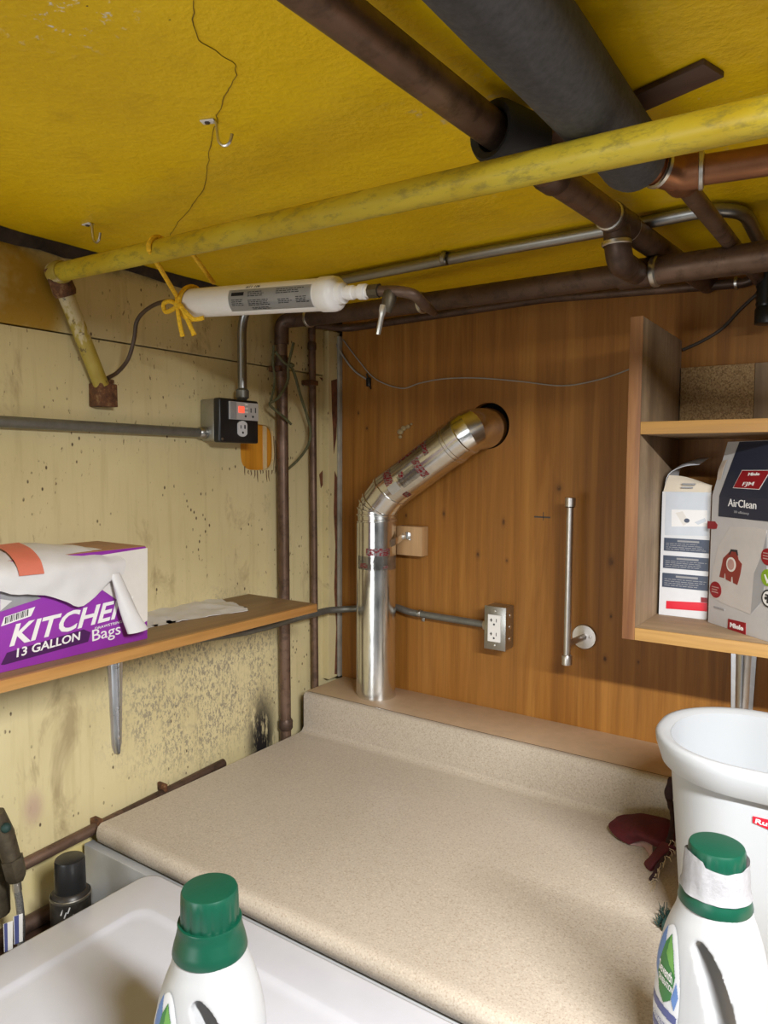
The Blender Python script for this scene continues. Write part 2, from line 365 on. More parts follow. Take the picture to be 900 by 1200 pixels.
def lathe(bm, prof, seg=32, T=None, close=True):
    rings = []
    for (r, z) in prof:
        rings.append([bm.verts.new(V((r * math.cos(2 * math.pi * k / seg), r * math.sin(2 * math.pi * k / seg), z))) for k in range(seg)])
    for i in range(len(rings) - 1):
        for k in range(seg):
            bm.faces.new((rings[i][k], rings[i][(k + 1) % seg], rings[i + 1][(k + 1) % seg], rings[i + 1][k]))
    if close:
        bm.faces.new(list(reversed(rings[0]))); bm.faces.new(rings[-1])
    if T is not None:
        for rg in rings:
            for v in rg: v.co = T @ v.co
    return rings
def along(a, b):
    """matrix whose z axis runs from a to b, origin at a"""
    a, b = V(a), V(b); q = (b - a).to_track_quat('Z', 'Y')
    return Matrix.Translation(a) @ q.to_matrix().to_4x4()
def ring(bm, c, d, r, w, t=0.002, seg=24):
    """a raised band of half-width w about centre c on a pipe of radius r running along d"""
    c = V(c); d = V(d).normalized()
    lathe(bm, [(r, -w), (r + t, -w * 0.6), (r + t, w * 0.6), (r, w)], seg, along(c, c + d), close=False)
def loft(bm, rings, cap0=True, cap1=True):
    R = [[bm.verts.new(V(p)) for p in rg] for rg in rings]; n = len(R[0])
    for i in range(len(R) - 1):
        for k in range(n):
            bm.faces.new((R[i][k], R[i][(k + 1) % n], R[i + 1][(k + 1) % n], R[i + 1][k]))
    if cap0: bm.faces.new(list(reversed(R[0])))
    if cap1: bm.faces.new(R[-1])
    return R
def grid(bm, rows, thick=0.0, n=6, jitter=0.0, seed=0):
    """smooth sheet through rows of control points"""
    A = [spline(r, n) for r in rows]
    cols = [spline([A[i][j] for i in range(len(A))], n) for j in range(len(A[0]))]
    vs = []
    for j, c in enumerate(cols):
        line = []
        for i, p in enumerate(c):
            if jitter: p = p + noise.noise_vector(p * 38 + V((seed, 0, 0))) * jitter
            line.append(bm.verts.new(p))
        vs.append(line)
    fs = []
    for j in range(len(vs) - 1):
        for i in range(len(vs[0]) - 1):
            fs.append(bm.faces.new((vs[j][i], vs[j + 1][i], vs[j + 1][i + 1], vs[j][i + 1])))
    if thick:
        bmesh.ops.recalc_face_normals(bm, faces=fs)
        bmesh.ops.solidify(bm, geom=fs, thickness=thick)

WL = {}
def obj(name, bm, mat, parent=None, sharp=40, recalc=True):
    if recalc: bmesh.ops.recalc_face_normals(bm, faces=bm.faces)
    me = bpy.data.meshes.new(name); bm.to_mesh(me); bm.free()
    lo = [min(v.co[i] for v in me.vertices) for i in range(3)]; hi = [max(v.co[i] for v in me.vertices) for i in range(3)]
    c = V(((lo[0] + hi[0]) / 2, (lo[1] + hi[1]) / 2, lo[2] if parent is None else (lo[2] + hi[2]) / 2))
    me.transform(Matrix.Translation(-c))
    me.shade_smooth(); me.set_sharp_from_angle(angle=math.radians(sharp))
    me.materials.append(M[mat] if isinstance(mat, str) else mat)
    o = bpy.data.objects.new(name, me); COL.objects.link(o)
    o.location = c if parent is None else c - WL[parent.name]
    if parent is not None: o.parent = parent
    WL[o.name] = c
    return o
def tag(o, label, cat, group=None):
    o['label'] = label; o['category'] = cat
    if group: o['group'] = group
    return o
def thing(name, label, cat, loc, group=None):
    o = bpy.data.objects.new(name, None); COL.objects.link(o); o.location = loc
    o.empty_display_size = 0.05; WL[o.name] = V(loc)
    return tag(o, label, cat, group)
def struct(name, bm, mat, label=None):
    o = obj(name, bm, mat); o['kind'] = 'structure'
    if label: o['label'] = label
    return o
def B(): return bmesh.new()
def tubeo(name, pts, r, mat, parent=None, seg=16):
    bm = B(); tube(bm, pts, r, seg); return obj(name, bm, mat, parent)
def boxo(name, dims, mat, parent=None, T=None, bevel=0.0):
    bm = B(); bx(bm, *dims, T=T, bevel=bevel); return obj(name, bm, mat, parent)

class Face:
    """a flat face: origin o, right vector u, up vector v, outward normal n"""
    def __init__(s, o, u, v, n): s.o, s.u, s.v, s.n = V(o), V(u).normalized(), V(v).normalized(), V(n).normalized()
    def p(s, a, b, c=0.0): return s.o + s.u * a + s.v * b + s.n * c
def decal(face, polys, mat, parent, name='print', off=0.0006):
    bm = B()
    for poly in polys:
        top = [bm.verts.new(face.p(a, b, off)) for a, b in poly]; bot = [bm.verts.new(face.p(a, b, -0.0002)) for a, b in poly]
        bm.faces.new(top); bm.faces.new(list(reversed(bot)))
        for i in range(len(poly)):
            j = (i + 1) % len(poly); bm.faces.new((top[i], bot[i], bot[j], top[j]))
    return obj(name, bm, mat, parent)
def rect(a0, b0, a1, b1): return [(a0, b0), (a1, b0), (a1, b1), (a0, b1)]
def circ(a, b, ra, rb=None, n=24): return [(a + ra * math.cos(2 * math.pi * k / n), b + (rb or ra) * math.sin(2 * math.pi * k / n)) for k in range(n)]
def text_bm(s, bold=0.0):
    cu = bpy.data.curves.new('t', 'FONT'); cu.body = s; cu.size = 1.0; cu.offset = bold; cu.resolution_u = 3
    o = bpy.data.objects.new('t', cu); COL.objects.link(o)
    dg = bpy.context.evaluated_depsgraph_get(); dg.update()
    me = bpy.data.meshes.new_from_object(o.evaluated_get(dg)); bm = B(); bm.from_mesh(me)
    bpy.data.objects.remove(o); bpy.data.meshes.remove(me)
    xs = [v.co.x for v in bm.verts]; x0, x1 = min(xs), max(xs)
    for v in bm.verts: v.co.x = (v.co.x - x0) / (x1 - x0)
    return bm
def text_on(face, s, p0, p1, h, mat, parent, off=0.0010, shear=0.0, bold=0.0, name='lettering'):
    """text whose baseline runs from p0 to p1 on the face; h = cap height"""
    bm = text_bm(s, bold)
    for v in bm.verts:
        t, y = v.co.x, v.co.y / 0.70
        a = p0[0] + (p1[0] - p0[0]) * t + shear * h * y; b = p0[1] + (p1[1] - p0[1]) * t + h * y
        v.co = face.p(a, b, off)
    g = bmesh.ops.extrude_face_region(bm, geom=bm.faces[:])
    for e in g['geom']:
        if isinstance(e, bmesh.types.BMVert): e.co -= face.n * (off * 0.8)
    return obj(name, bm, mat, parent)
def lines(a0, a1, b0, b1, n, seed=1, fill=0.45):
    """rows of fine print"""
    rd = random.Random(seed); out = []
    for i in range(n):
        b = b1 - (b1 - b0) * (i + 0.5) / n; hh = (b1 - b0) / n * fill / 2; a = a0
        end = a1 - (a1 - a0) * rd.random() * 0.25
        while a < end:
            w = (a1 - a0) * (0.05 + 0.10 * rd.random()); out.append(rect(a, b - hh, min(a + w, end), b + hh)); a += w + (a1 - a0) * 0.02
    return out

# ================================================================== THE SETTING
CZ, WX, WY = 2.05, -1.30, 1.635
def holed(name, face, outer, hole, thick, mat, parent=None):
    """a board with a hole cut through it"""
    bm = B(); es = []
    for loop in (outer, hole):
        vs = [bm.verts.new(face.p(a, b)) for a, b in loop]
        es += [bm.edges.new((vs[i], vs[(i + 1) % len(vs)])) for i in range(len(vs))]
    bmesh.ops.triangle_fill(bm, edges=es, use_beauty=True)
    g = bmesh.ops.extrude_face_region(bm, geom=bm.faces[:])
    for e in g['geom']:
        if isinstance(e, bmesh.types.BMVert): e.co -= face.n * thick
    return obj(name, bm, mat, parent, sharp=30)
FL = Face((WX, 0, 0), (0, 1, 0), (0, 0, 1), (1, 0, 0))          # left wall
FB = Face((0, WY, 0), (1, 0, 0), (0, 0, 1), (0, -1, 0))         # back wall

bm = B(); bx(bm, -1.44, -1.345, -1.2, 1.75, 0, 2.16); wl = struct('wall_left', bm, 'darkgap', 'cream painted board wall with worn paint on the left')
SEAM = 1.886
hc = (-1.3, 1.3274, 1.6819)
HOLE = []
for k in range(28):
    t = 2 * math.pi * k / 28; c, s = math.cos(t), math.sin(t); e = 0.55
    HOLE.append((hc[1] + 0.060 * math.copysign(abs(c) ** e, c), hc[2] + 0.058 * math.copysign(abs(s) ** e, s)))
holed('siding_board', FL, rect(-1.2, 0.0, 1.70, SEAM), HOLE, 0.008, 'wall', wl)
bm = B(); bx(bm, -1.322, WX + 0.004, -1.2, 1.70, SEAM + 0.003, CZ - 0.012, bevel=0.0015); obj('siding_board', bm, 'wall', wl)
boxo('sheathing_board', (-1.345, -1.312, hc[1] - 0.12, hc[1] + 0.095, hc[2] - 0.1, hc[2] + 0.1), 'orange', wl)
boxo('batten', (-1.312, -1.3095, hc[1] + 0.030, hc[1] + 0.043, hc[2] - 0.1, hc[2] + 0.1), 'pale_wood', wl)
bm = B()
rd = random.Random(3)
for i in range(11):
    y = hc[1] - 0.045 + 0.0105 * i + rd.uniform(-0.003, 0.003); zt = hc[2] - 0.0585 + (0.010 if i in (0, 10) else 0); L = rd.uniform(0.008, 0.034)
    tube(bm, [(WX + 0.0003, y, zt), (WX + 0.0006, y + rd.uniform(-0.002, 0.002), zt - L * 0.6), (WX + 0.0003, y + rd.uniform(-0.004, 0.004), zt - L)], [0.0016, 0.0013, 0.0004], 6)
for i in range(4):
    y = hc[1] + 0.058 + 0.006 * i
    tube(bm, [(WX + 0.0004, y, hc[2] + 0.03 - 0.01 * i), (WX + 0.0006, y + 0.003, hc[2] - 0.02), (WX + 0.0003, y - 0.002, hc[2] - 0.06 - 0.006 * i)], [0.0010, 0.0014, 0.0004], 6)
d = obj('glue_drip', bm, 'drip', wl)
# bare patches where the paint has come off beside the corner
PEEL = [[(1.5707, 1.8819), (1.6239, 1.8776), (1.6633, 1.8668), (1.6674, 1.8032), (1.6474, 1.7799), (1.6474, 1.7185), (1.6356, 1.6789), (1.6316, 1.7473), (1.6277, 1.786), (1.6161, 1.8528), (1.6008, 1.861)],
        [(1.5701, 1.6107), (1.589, 1.625), (1.5966, 1.5959), (1.5776, 1.5721)],
        [(1.6356, 1.6372), (1.6515, 1.6001), (1.6597, 1.3997), (1.6558, 1.1975), (1.6682, 1.01), (1.6356, 1.0179), (1.6436, 1.2502), (1.6356, 1.4019)]]
decal(FL, PEEL, 'peel', wl, 'bare_patch', 0.0008)
boxo('corner_batten', (-1.2995, -1.2780, 1.585, 1.634, 1.024, CZ - 0.04), 'wall', wl)
FLc2 = Face((-1.2780, 0, 0), (0, 1, 0), (0, 0, 1), (1, 0, 0))
decal(FLc2, [[(1.5964, 1.8736), (1.6234, 1.881), (1.6391, 1.8633), (1.6392, 1.8053), (1.6234, 1.7777), (1.6196, 1.7172), (1.6079, 1.6686), (1.604, 1.7455), (1.6002, 1.7835)],
             [(1.6118, 1.6203), (1.6235, 1.6007), (1.6295, 1.5026), (1.6276, 1.4041), (1.6317, 1.2794), (1.6237, 1.2057), (1.6379, 1.1024), (1.64, 1.0258), (1.6119, 1.0325), (1.6198, 1.1689), (1.6099, 1.2825), (1.6157, 1.4052), (1.6079, 1.5037)]], 'peel', wl, 'bare_patch', 0.0008)
boxo('corner_gap', (-1.2995, -1.2770, 1.6345, 1.6395, 1.02, CZ - 0.04), 'void', wl)

hx = (-0.809, 1.737)
plyO = rect(-1.268, 0.85, 1.4, CZ + 0.03)
wb = holed('wall_back', FB, plyO, circ(hx[0], hx[1], 0.0575, n=40), 0.018, 'ply'); wb['kind'] = 'structure'; wb['label'] = 'brown varnished plywood wall'
boxo('backing', (-1.36, 1.4, WY + 0.05, WY + 0.11, 0, CZ + 0.1), 'void', wb)
decal(FB, [rect(*(-0.6827, 1.5135), *(-0.6417, 1.5174)), rect(*(-0.6602, 1.5073), *(-0.6584, 1.5279))], 'wire_dark', wb, 'pencil_mark', 0.0003)
bm = B()
for (px, r) in (((-1.0693, 1.633, 1.7277), 0.010), ((-1.0585, 1.633, 1.7366), 0.009), ((-1.0692, 1.633, 1.714), 0.006), ((-1.0449, 1.633, 1.7408), 0.007), ((-1.0342, 1.633, 1.7473), 0.004)):
    bmesh.ops.create_icosphere(bm, subdivisions=2, radius=r, matrix=Matrix.Translation(V(px)) @ Matrix.Diagonal((1, 0.5, 0.8, 1)))
obj('foam_blob', bm, plain('dried_foam_filler', (0.34, 0.25, 0.12), 0.8, 0, 0.3, 60, 0.5), wb)

bm = B(); bx(bm, -1.285, 1.4, -1.2, 1.75, CZ, CZ + 0.06); ce = struct('ceiling', bm, 'ceiling', 'glossy mustard yellow painted ceiling with a thin crack')
bm = B()
CR = [(-0.5178, 0.4528, 2.0495), (-0.551, 0.4834, 2.0495), (-0.5608, 0.5069, 2.0495), (-0.5621, 0.5293, 2.0495), (-0.5659, 0.5494, 2.0495), (-0.5882, 0.5684, 2.0495), (-0.6159, 0.582, 2.0495), (-0.6537, 0.6081, 2.0495), (-0.6985, 0.6381, 2.0495), (-0.7827, 0.705, 2.0495), (-0.84, 0.7513, 2.0495), (-0.9156, 0.7937, 2.0495), (-1.0031, 0.8374, 2.0495), (-1.0753, 0.8779, 2.0495)]
pts = spline(CR, 5)
pts = [p + V((noise.noise(p * 60) * 0.004, noise.noise(p * 60 + V((9, 0, 0))) * 0.004, 0)) for p in pts]
tube(bm, pts, [0.0004 + 0.0005 * abs(noise.noise(p * 30)) for p in pts], 5)
obj('crack', bm, 'crack', ce)
bm = B(); bx(bm, -2.5, 2.0, -2.0, 1.8, -0.05, 0.0); struct('floor', bm, 'floor')
# ragged dark strip where ceiling and left wall meet
bm = B(); n = 60; rings = []
for i in range(n + 1):
    y = -1.2 + 2.8 * i / n; j = noise.noise(V((y * 9, 1.3, 0))) * 0.009 + noise.noise(V((y * 31, 1.3, 0))) * 0.004; k = noise.noise(V((y * 13, 7.3, 0))) * 0.009 - 0.006
    rings.append([(-1.315, y, CZ - 0.0), (-1.270 + k, y, CZ - 0.0005), (-1.276 + k, y, CZ - 0.010), (-1.292, y, CZ - 0.018 + j), (-1.315, y, CZ - 0.018 + j)])
loft(bm, rings); struct('trim_1', bm, 'darkgap', 'ragged dark strip where ceiling meets left wall')
bm = B(); bx(bm, -1.2775, -1.2690, 1.622, WY + 0.012, 1.024, CZ - 0.05, bevel=0.002); struct('trim_2', bm, 'trim_white', 'thin off-white strip in the wall corner')

# ================================================================== COUNTER, LEDGE, MACHINES
ct = thing('countertop', 'beige speckled laminate countertop with raised backsplash', 'countertop', (-0.2, 1.14, 0.882))
prof = [(0.834, 0.882), (0.826, 0.886), (0.8225, 0.896), (0.8225, 0.906), (0.826, 0.916), (0.834, 0.921), (0.846, 0.9205), (0.875, 0.92), (1.432, 0.92), (1.443, 0.923), (1.4505, 0.932), (1.4505, 0.934), (1.468, 0.934), (1.468, 0.882)]
bm = B(); loft(bm, [[(x, y, z) for y, z in prof] for x in (-1.256, 0.9)]); obj('worktop', bm, 'counter', ct, 50)
prof = [(1.4505, 0.934), (1.4505, 1.014), (1.4530, 1.0215), (1.459, 1.0245), (1.466, 1.0245), (1.466, 0.934)]
bm = B(); loft(bm, [[(x, y, z) for y, z in prof] for x in (-1.256, 0.9)]); obj('backsplash', bm, 'counter', ct, 50)
lb = thing('ledge_board', 'plain tan ledge board between backsplash and plywood wall', 'ledge', (-0.18, 1.55, 1.006))
bm = B(); bx(bm, -1.262, 0.9, 1.4695, WY - 0.0005, 1.006, 1.0235, bevel=0.0012); obj('board', bm, 'ledge', lb)
bm = B(); bx(bm, -1.258, 0.9, 1.4662, 1.4694, 1.006, 1.0240); obj('dark_joint', bm, 'darkgap', lb)

dr = thing('clothes_dryer', 'grey-white dryer body tucked under the countertop', 'dryer', (-0.94, 1.12, 0.0))
bm = B(); bx(bm, -1.250, -0.395, 0.835, 1.44, 0.02, 0.880, bevel=0.006); obj('body', bm, 'dryer', dr)
bm = B(); bx(bm, -1.284, -0.395, 0.812, 0.835, 0.40, 0.879, bevel=0.003); obj('front_panel', bm, 'dryer', dr)
for sx in (-1.21, -0.43):
    for sy in (0.87, 1.40): tubeo('foot', [(sx, sy, 0), (sx, sy, 0.02)], 0.02, 'black', dr)

ws = thing('washing_machine', 'white enamel washing machine top beside the counter', 'washer', (-0.72, 0.46, 0.0))
x0, x1, y0, y1, zt = -1.066, -0.385, 0.115, 0.808, 0.900
bm = B(); bx(bm, x0 + 0.006, x1 - 0.006, y0 + 0.006, y1 - 0.006, 0.03, 0.872, bevel=0.008); obj('body', bm, 'enamel', ws)
def rr(x0, x1, y0, y1, r, z, n=6):
    out = []
    for (cx, cy, a) in ((x1 - r, y1 - r, 0), (x0 + r, y1 - r, 90), (x0 + r, y0 + r, 180), (x1 - r, y0 + r, 270)):
        for k in range(n + 1):
            t = math.radians(a + 90 * k / n); out.append((cx + r * math.cos(t), cy + r * math.sin(t), z))
    return out
bm = B()
def ins(d, z, r): return rr(x0 + d, x1 - d, y0 + d, y1 - d, r, z)
loft(bm, [ins(0.004, 0.872, 0.03), ins(0.0, 0.876, 0.032), ins(0.0, 0.891, 0.032), ins(0.003, 0.898, 0.030), ins(0.008, 0.900, 0.028), ins(0.070, 0.900, 0.03), ins(0.075, 0.9010, 0.03), ins(0.079, 0.9005, 0.03), ins(0.085, 0.8985, 0.03), ins(0.091, 0.8972, 0.03), ins(0.097, 0.897, 0.03)])
obj('top_cover', bm, 'enamel', ws, 60)
for sx in (x0 + 0.06, x1 - 0.06):
    for sy in (y0 + 0.06, y1 - 0.06): tubeo('foot', [(sx, sy, 0), (sx, sy, 0.032)], 0.022, 'black', ws)

# ================================================================== OVERHEAD PIPES
# yellow pipe slung across the room
A = V((-1.268, 0.776, 1.990)); Bp = V((-0.205, 0.708, 1.9405)); dirY = (Bp - A).normalized()
def onyel(x): return A + dirY * ((x - A.x) / dirY.x)
yp = thing('yellow_pipe', 'long yellow painted pipe slung below the ceiling with a diagonal brace', 'pipe', A)
tubeo('pipe', [A + dirY * 0.012, onyel(0.7)], 0.0168, 'yellowpipe', yp, 20)
Bq = V((-1.279, 0.871, 1.793)); bd = (Bq - A).normalized()
tubeo('brace', [A + bd * 0.03, Bq], 0.0150, 'brace', yp, 18)
bm = B(); tube(bm, [A + dirY * 0.022, A + dirY * 0.016, A - dirY * 0.008], [0.019, 0.0215, 0.020], 18); obj('collar', bm, 'brace', yp)
bm = B(); tube(bm, [A - bd * 0.012 + V((-0.004, 0, 0)), A + bd * 0.018, A + bd * 0.034, A + bd * 0.042], [0.0185, 0.0205, 0.0215, 0.0185], 16); obj('elbow', bm, 'rust', yp)
c = V((-1.284, 0.8778, 1.7737))
bm = B(); bx(bm, -1.300, -1.266, c.y - 0.022, c.y + 0.021, c.z - 0.022, c.z + 0.024, bevel=0.003); bx(bm, -1.2985, -1.285, c.y - 0.012, c.y + 0.026, c.z + 0.010, c.z + 0.036, bevel=0.003)
for v in bm.verts: v.co += noise.noise_vector(v.co * 70) * 0.003
obj('wall_socket', bm, 'rust', yp)

# uninsulated copper pipe with tee
Z1 = 2.012
p0 = V((-0.3839, 0.4763, 2.012)); p1 = V((-0.3699, 0.75, 2.012)); p2 = V((-0.3628, 0.9157, 2.012)); pt = V((-0.3459, 1.1235, 2.012)); p3 = V((-0.3257, 1.3634, 2.012))
cp = thing('copper_pipe', 'brown copper pipe along the ceiling with black foam collar and tee', 'pipe', p0)
d0 = (p1 - p0).normalized()
tubeo('pipe', [p0 - d0 * 0.7, p1 + d0 * 0.03], 0.0195, 'copper', cp, 20)
d1 = (p3 - p2).normalized(); pe = p2 - d1 * 0.05
tubeo('pipe', [p1 + d0 * 0.02, pe, p2, p3 + d1 * 0.25], 0.0200, 'copper', cp, 20)
bm = B(); seg = 22; rings = []
cdir = (d0 + V((0.25, 0, 0))).normalized(); cc = p1 + V((0.006, 0.004, -0.004))
Tm = along(cc, cc + cdir)
lathe(bm, [(0.0225, -0.012), (0.030, -0.016), (0.0335, -0.010), (0.0335, 0.050), (0.029, 0.054), (0.0215, 0.050), (0.0225, -0.012)], 26, Tm, close=False)
for v in bm.verts:
    if v.co.z > CZ - 0.001: v.co.z = CZ - 0.001
obj('foam_collar', bm, 'foam_black', cp)
for q, w in ((p2 - d1 * 0.01, 0.018), (pt - d1 * 0.018, 0.010), (pt + d1 * 0.035, 0.008)):
    bm = B(); ring(bm, q, d1, 0.0200, w, 0.0030); obj('coupling', bm, 'copper_dark', cp)
for q in (pt - d1 * 0.028, pt + d1 * 0.046):
    bm = B(); ring(bm, q, d1, 0.0200, 0.0035, 0.0022); obj('solder_ring', bm, 'solder', cp)
bm = B(); tube(bm, [pt - d1 * 0.026, pt + d1 * 0.044], 0.0228, 20); obj('tee_fitting', bm, 'copper_dark', cp)

# copper main along the back
HL = V((-1.230, 1.400, 2.004)); HR = V((-0.1498, 1.27, 1.9638)); hd = (HR - HL).normalized()
def onmain(x): return HL + hd * ((x - HL.x) / hd.x)
bp = V((-0.3595, 1.3, 1.9748)); bp = onmain(bp.x)
br = fillet([pt, pt + V((0.004, 0.006, -0.062)), bp], 0.045)
tubeo('branch', br, 0.0200, 'copper_dark', cp, 20)
bm = B(); ring(bm, pt + V((0.001, 0.002, -0.034)), (0.03, 0.05, -1), 0.0200, 0.004, 0.0022); obj('solder_ring', bm, 'solder', cp)

v1 = V((-1.273, 1.3886, 1.5153)); v1b = V((-1.273, 1.3977, 0.9094))
mp = thing('copper_main', 'dark copper main running along the back wall and down the left wall', 'pipe', (v1b.x, v1b.y, 0.86))
tubeo('riser', [(v1b.x, v1b.y, 0.86), (v1.x, v1.y, 1.965)], 0.0145, 'copper', mp, 18)
tubeo('elbow', fillet([(v1.x, v1.y, 1.945), (v1.x, v1.y, 2.004), (-1.225, 1.400, 2.004), (-1.19, 1.3957, 2.002)], 0.03), 0.0185, 'copper_dark', mp, 18)
tubeo('pipe', [onmain(-1.20), onmain(bp.x)], 0.0205, 'copper_dark', mp, 20)
tubeo('pipe', [onmain(bp.x), onmain(0.7)], 0.0235, 'copper', mp, 20)
bm = B(); tube(bm, [bp - hd * 0.03, bp + hd * 0.028], 0.0245, 20); obj('tee_fitting', bm, 'copper_dark', mp)
bm = B(); ring(bm, bp + hd * 0.032, hd, 0.0236, 0.006, 0.0030); obj('solder_ring', bm, 'solder', mp)
for x in (-1.185, -0.83):
    bm = B(); ring(bm, onmain(x), hd, 0.0205, 0.004, 0.0025); obj('solder_ring', bm, 'solder', mp)
bm = B(); ring(bm, (v1.x, v1.y, 1.90), (0, 0, 1), 0.0145, 0.016, 0.0025); obj('coupling', bm, 'copper_dark', mp)
bm = B(); ring(bm, (v1b.x, v1b.y, 0.95), (0, 0, 1), 0.0145, 0.016, 0.004); obj('coupling', bm, 'copper_dark', mp)
bm = B(); bx(bm, -1.2995, -1.262, v1.y - 0.022, v1.y + 0.019, 1.875, 1.889, bevel=0.002); obj('clamp', bm, 'rust', mp)

v2 = V((-1.28, 1.5164, 1.5084)); v2b = V((-1.28, 1.528, 1.0524)); v2t = V((-1.28, 1.5072, 1.9879))
tp = thing('thin_copper_pipe', 'thin copper pipe rising in the corner and turning along the plywood top', 'pipe', (v2b.x, v2b.y, 1.024))
tubeo('riser', [(v2b.x, v2b.y, 0.94), (v2.x, v2.y, v2t.z)], 0.0098, 'copper', tp, 16)
yw = 1.612
tubeo('pipe', fillet([(v2.x, v2.y, v2t.z), (v2.x, v2.y, v2t.z + 0.028), (v2.x + 0.05, 1.606, v2t.z + 0.026), (-0.6512, 1.606, 2.0235), (-0.2266, 1.595, 2.0001), (-0.2012, 1.59, 2.02)], 0.03), 0.0098, 'copper_dark', tp, 16)
bm = B(); bx(bm, -1.2995, -1.268, v2.y - 0.022, v2.y + 0.013, 1.853, 1.866, bevel=0.002); obj('clamp', bm, 'rust', tp)
for zz in (v2t.z - 0.03,):
    bm = B(); ring(bm, (v2.x, v2.y, zz), (0, 0, 1), 0.0098, 0.012, 0.0022); obj('coupling', bm, 'copper_dark', tp)
q = V((-0.2498, 1.597, 2.0021)); bm = B(); ring(bm, q, (1, -0.05, 0.03), 0.0098, 0.004, 0.003); obj('solder_ring', bm, 'solder', tp)

# foam-lagged pipe and its copper tee
f0 = V((-0.2535, 0.5285, 1.997)); f1 = V((-0.2516, 0.8829, 1.997)); fd = (f1 - f0).normalized()
lp = thing('insulated_pipe', 'thick charcoal foam insulated pipe ending at a bright copper tee', 'pipe', f0)
bm = B()
tube(bm, [f0 - fd * 0.7, f0, f0 + fd * 0.10, f1 - fd * 0.14, f1 - fd * 0.06, f1 - fd * 0.010, f1, f1 + fd * 0.001], [0.0390, 0.0390, 0.0385, 0.0380, 0.0365, 0.0375, 0.0355, 0.022], 32)
for v in bm.verts:
    v.co += noise.noise_vector(v.co * 22) * 0.0012
    # pressed in where it rests on the yellow pipe
    yv = onyel(v.co.x); dd = abs(v.co.y - yv.y)
    if v.co.z < 1.99 and dd < 0.05: v.co.z = max(v.co.z, yv.z + 0.0172 - 0.02 * (dd / 0.05) ** 2)
obj('foam_sleeve', bm, 'foam_dark', lp)
t0 = V((-0.2167, 0.9326, 1.99)); t1 = V((-0.1159, 0.9504, 1.99)); td = (t1 - t0).normalized(); sd = (t0 - f1).normalized()
tubeo('pipe', [f1 - fd * 0.05, f1, t0 - sd * 0.012], 0.0190, 'copper_bright', lp, 20)
bm = B(); tube(bm, fillet([t0 - sd * 0.030, t0 + sd * 0.002, t0 + td * 0.03], 0.018), 0.0205, 20); obj('tee_fitting', bm, 'copper_bright', lp)
tubeo('branch', [t0, t1 + td * 0.5], 0.0172, 'copper_bright', lp, 20)
bm = B(); ring(bm, t0 - sd * 0.026, sd, 0.0202, 0.0035, 0.0030); obj('solder_ring', bm, 'solder', lp)
bm = B(); ring(bm, t0 + td * 0.028, td, 0.0190, 0.0035, 0.0035); obj('solder_ring', bm, 'solder', lp)
s1 = V((-0.2098, 1.3215, 1.995)); sd2 = (s1 - t0).normalized()
tubeo('reducer', [t0 - sd2 * 0.005, t0 + sd2 * 0.03, t0 + sd2 * 0.042, t0 + sd2 * 0.05], [0.0205, 0.0195, 0.0150, 0.0135], 'copper_bright', lp, 20)
tubeo('stem', [t0 + sd2 * 0.03, s1 + sd2 * 0.28], 0.0122, 'copper', lp, 18)

# wood strip the pipes hang from
a = V((-0.4719, 0.943, 2.036)); b = V((-0.1515, 0.8368, 2.036)); u = (b - a); u.z = 0; L = u.length; u.normalize()
T = Matrix.Translation(V((a.x, a.y, 0))) @ Matrix.Rotation(math.atan2(u.y, u.x), 4, 'Z')
bm = B(); bx(bm, 0, L, -0.036, 0.004, 2.0435, CZ - 0.0003, T=T, bevel=0.0008); tag(obj('wood_strip', bm, 'strip'), 'flat brown wood strip fixed to ceiling above the yellow pipe', 'wood strip')

# steel conduit on the ceiling down to the left electrical box
c0 = V((-1.266, 1.2421, 1.806))
ce_ = V((-0.1924, 1.453, 2.036))
pts = fillet([(c0.x, c0.y, 1.795), (c0.x, c0.y, 2.030), (-0.9726, 1.2502, 2.036), (-0.6387, 1.2377, 2.036), (-0.4127, 1.2386, 2.036), (-0.1895, 1.2236, 2.036), ce_, ce_ + V((0.0, 0.24, 0))], 0.085, 10)
cd = thing('ceiling_conduit', 'grey steel conduit bending along the ceiling near the back wall', 'conduit', (c0.x, c0.y, 1.795))
tubeo('tube', pts, 0.0108, 'conduit', cd, 16)
bm = B(); ring(bm, (c0.x, c0.y, 1.806), (0, 0, 1), 0.0108, 0.014, 0.005); obj('connector', bm, 'conduit_paint', cd)
k = V((-0.7075, 1.2326, 2.036)); bm = B(); ring(bm, k, (1, 0.02, 0), 0.0108, 0.006, 0.0025); bx(bm, k.x - 0.006, k.x + 0.006, k.y + 0.008, k.y + 0.030, 2.0455, 2.0495, bevel=0.0008); obj('strap', bm, 'conduit', cd)
bm = B(); ring(bm, ce_ + V((0, 0.10, 0)), (0, 1, 0), 0.0108, 0.006, 0.0025); obj('connector', bm, 'solder', cd)

# black corrugated hose end at the right
h = V((-0.1915, 1.56, 2.0088)); bm = B(); prof = []
for i in range(13): prof.append((0.0185 if i % 2 else 0.0165, -i * 0.0055))
prof += [(0.019, -0.072), (0.019, -0.098), (0.012, -0.1)]
lathe(bm, list(reversed(prof)), 24, Matrix.Translation(h)); tag(obj('corrugated_hose', bm, 'black'), 'black corrugated hose end hanging at the right under copper main', 'hose')

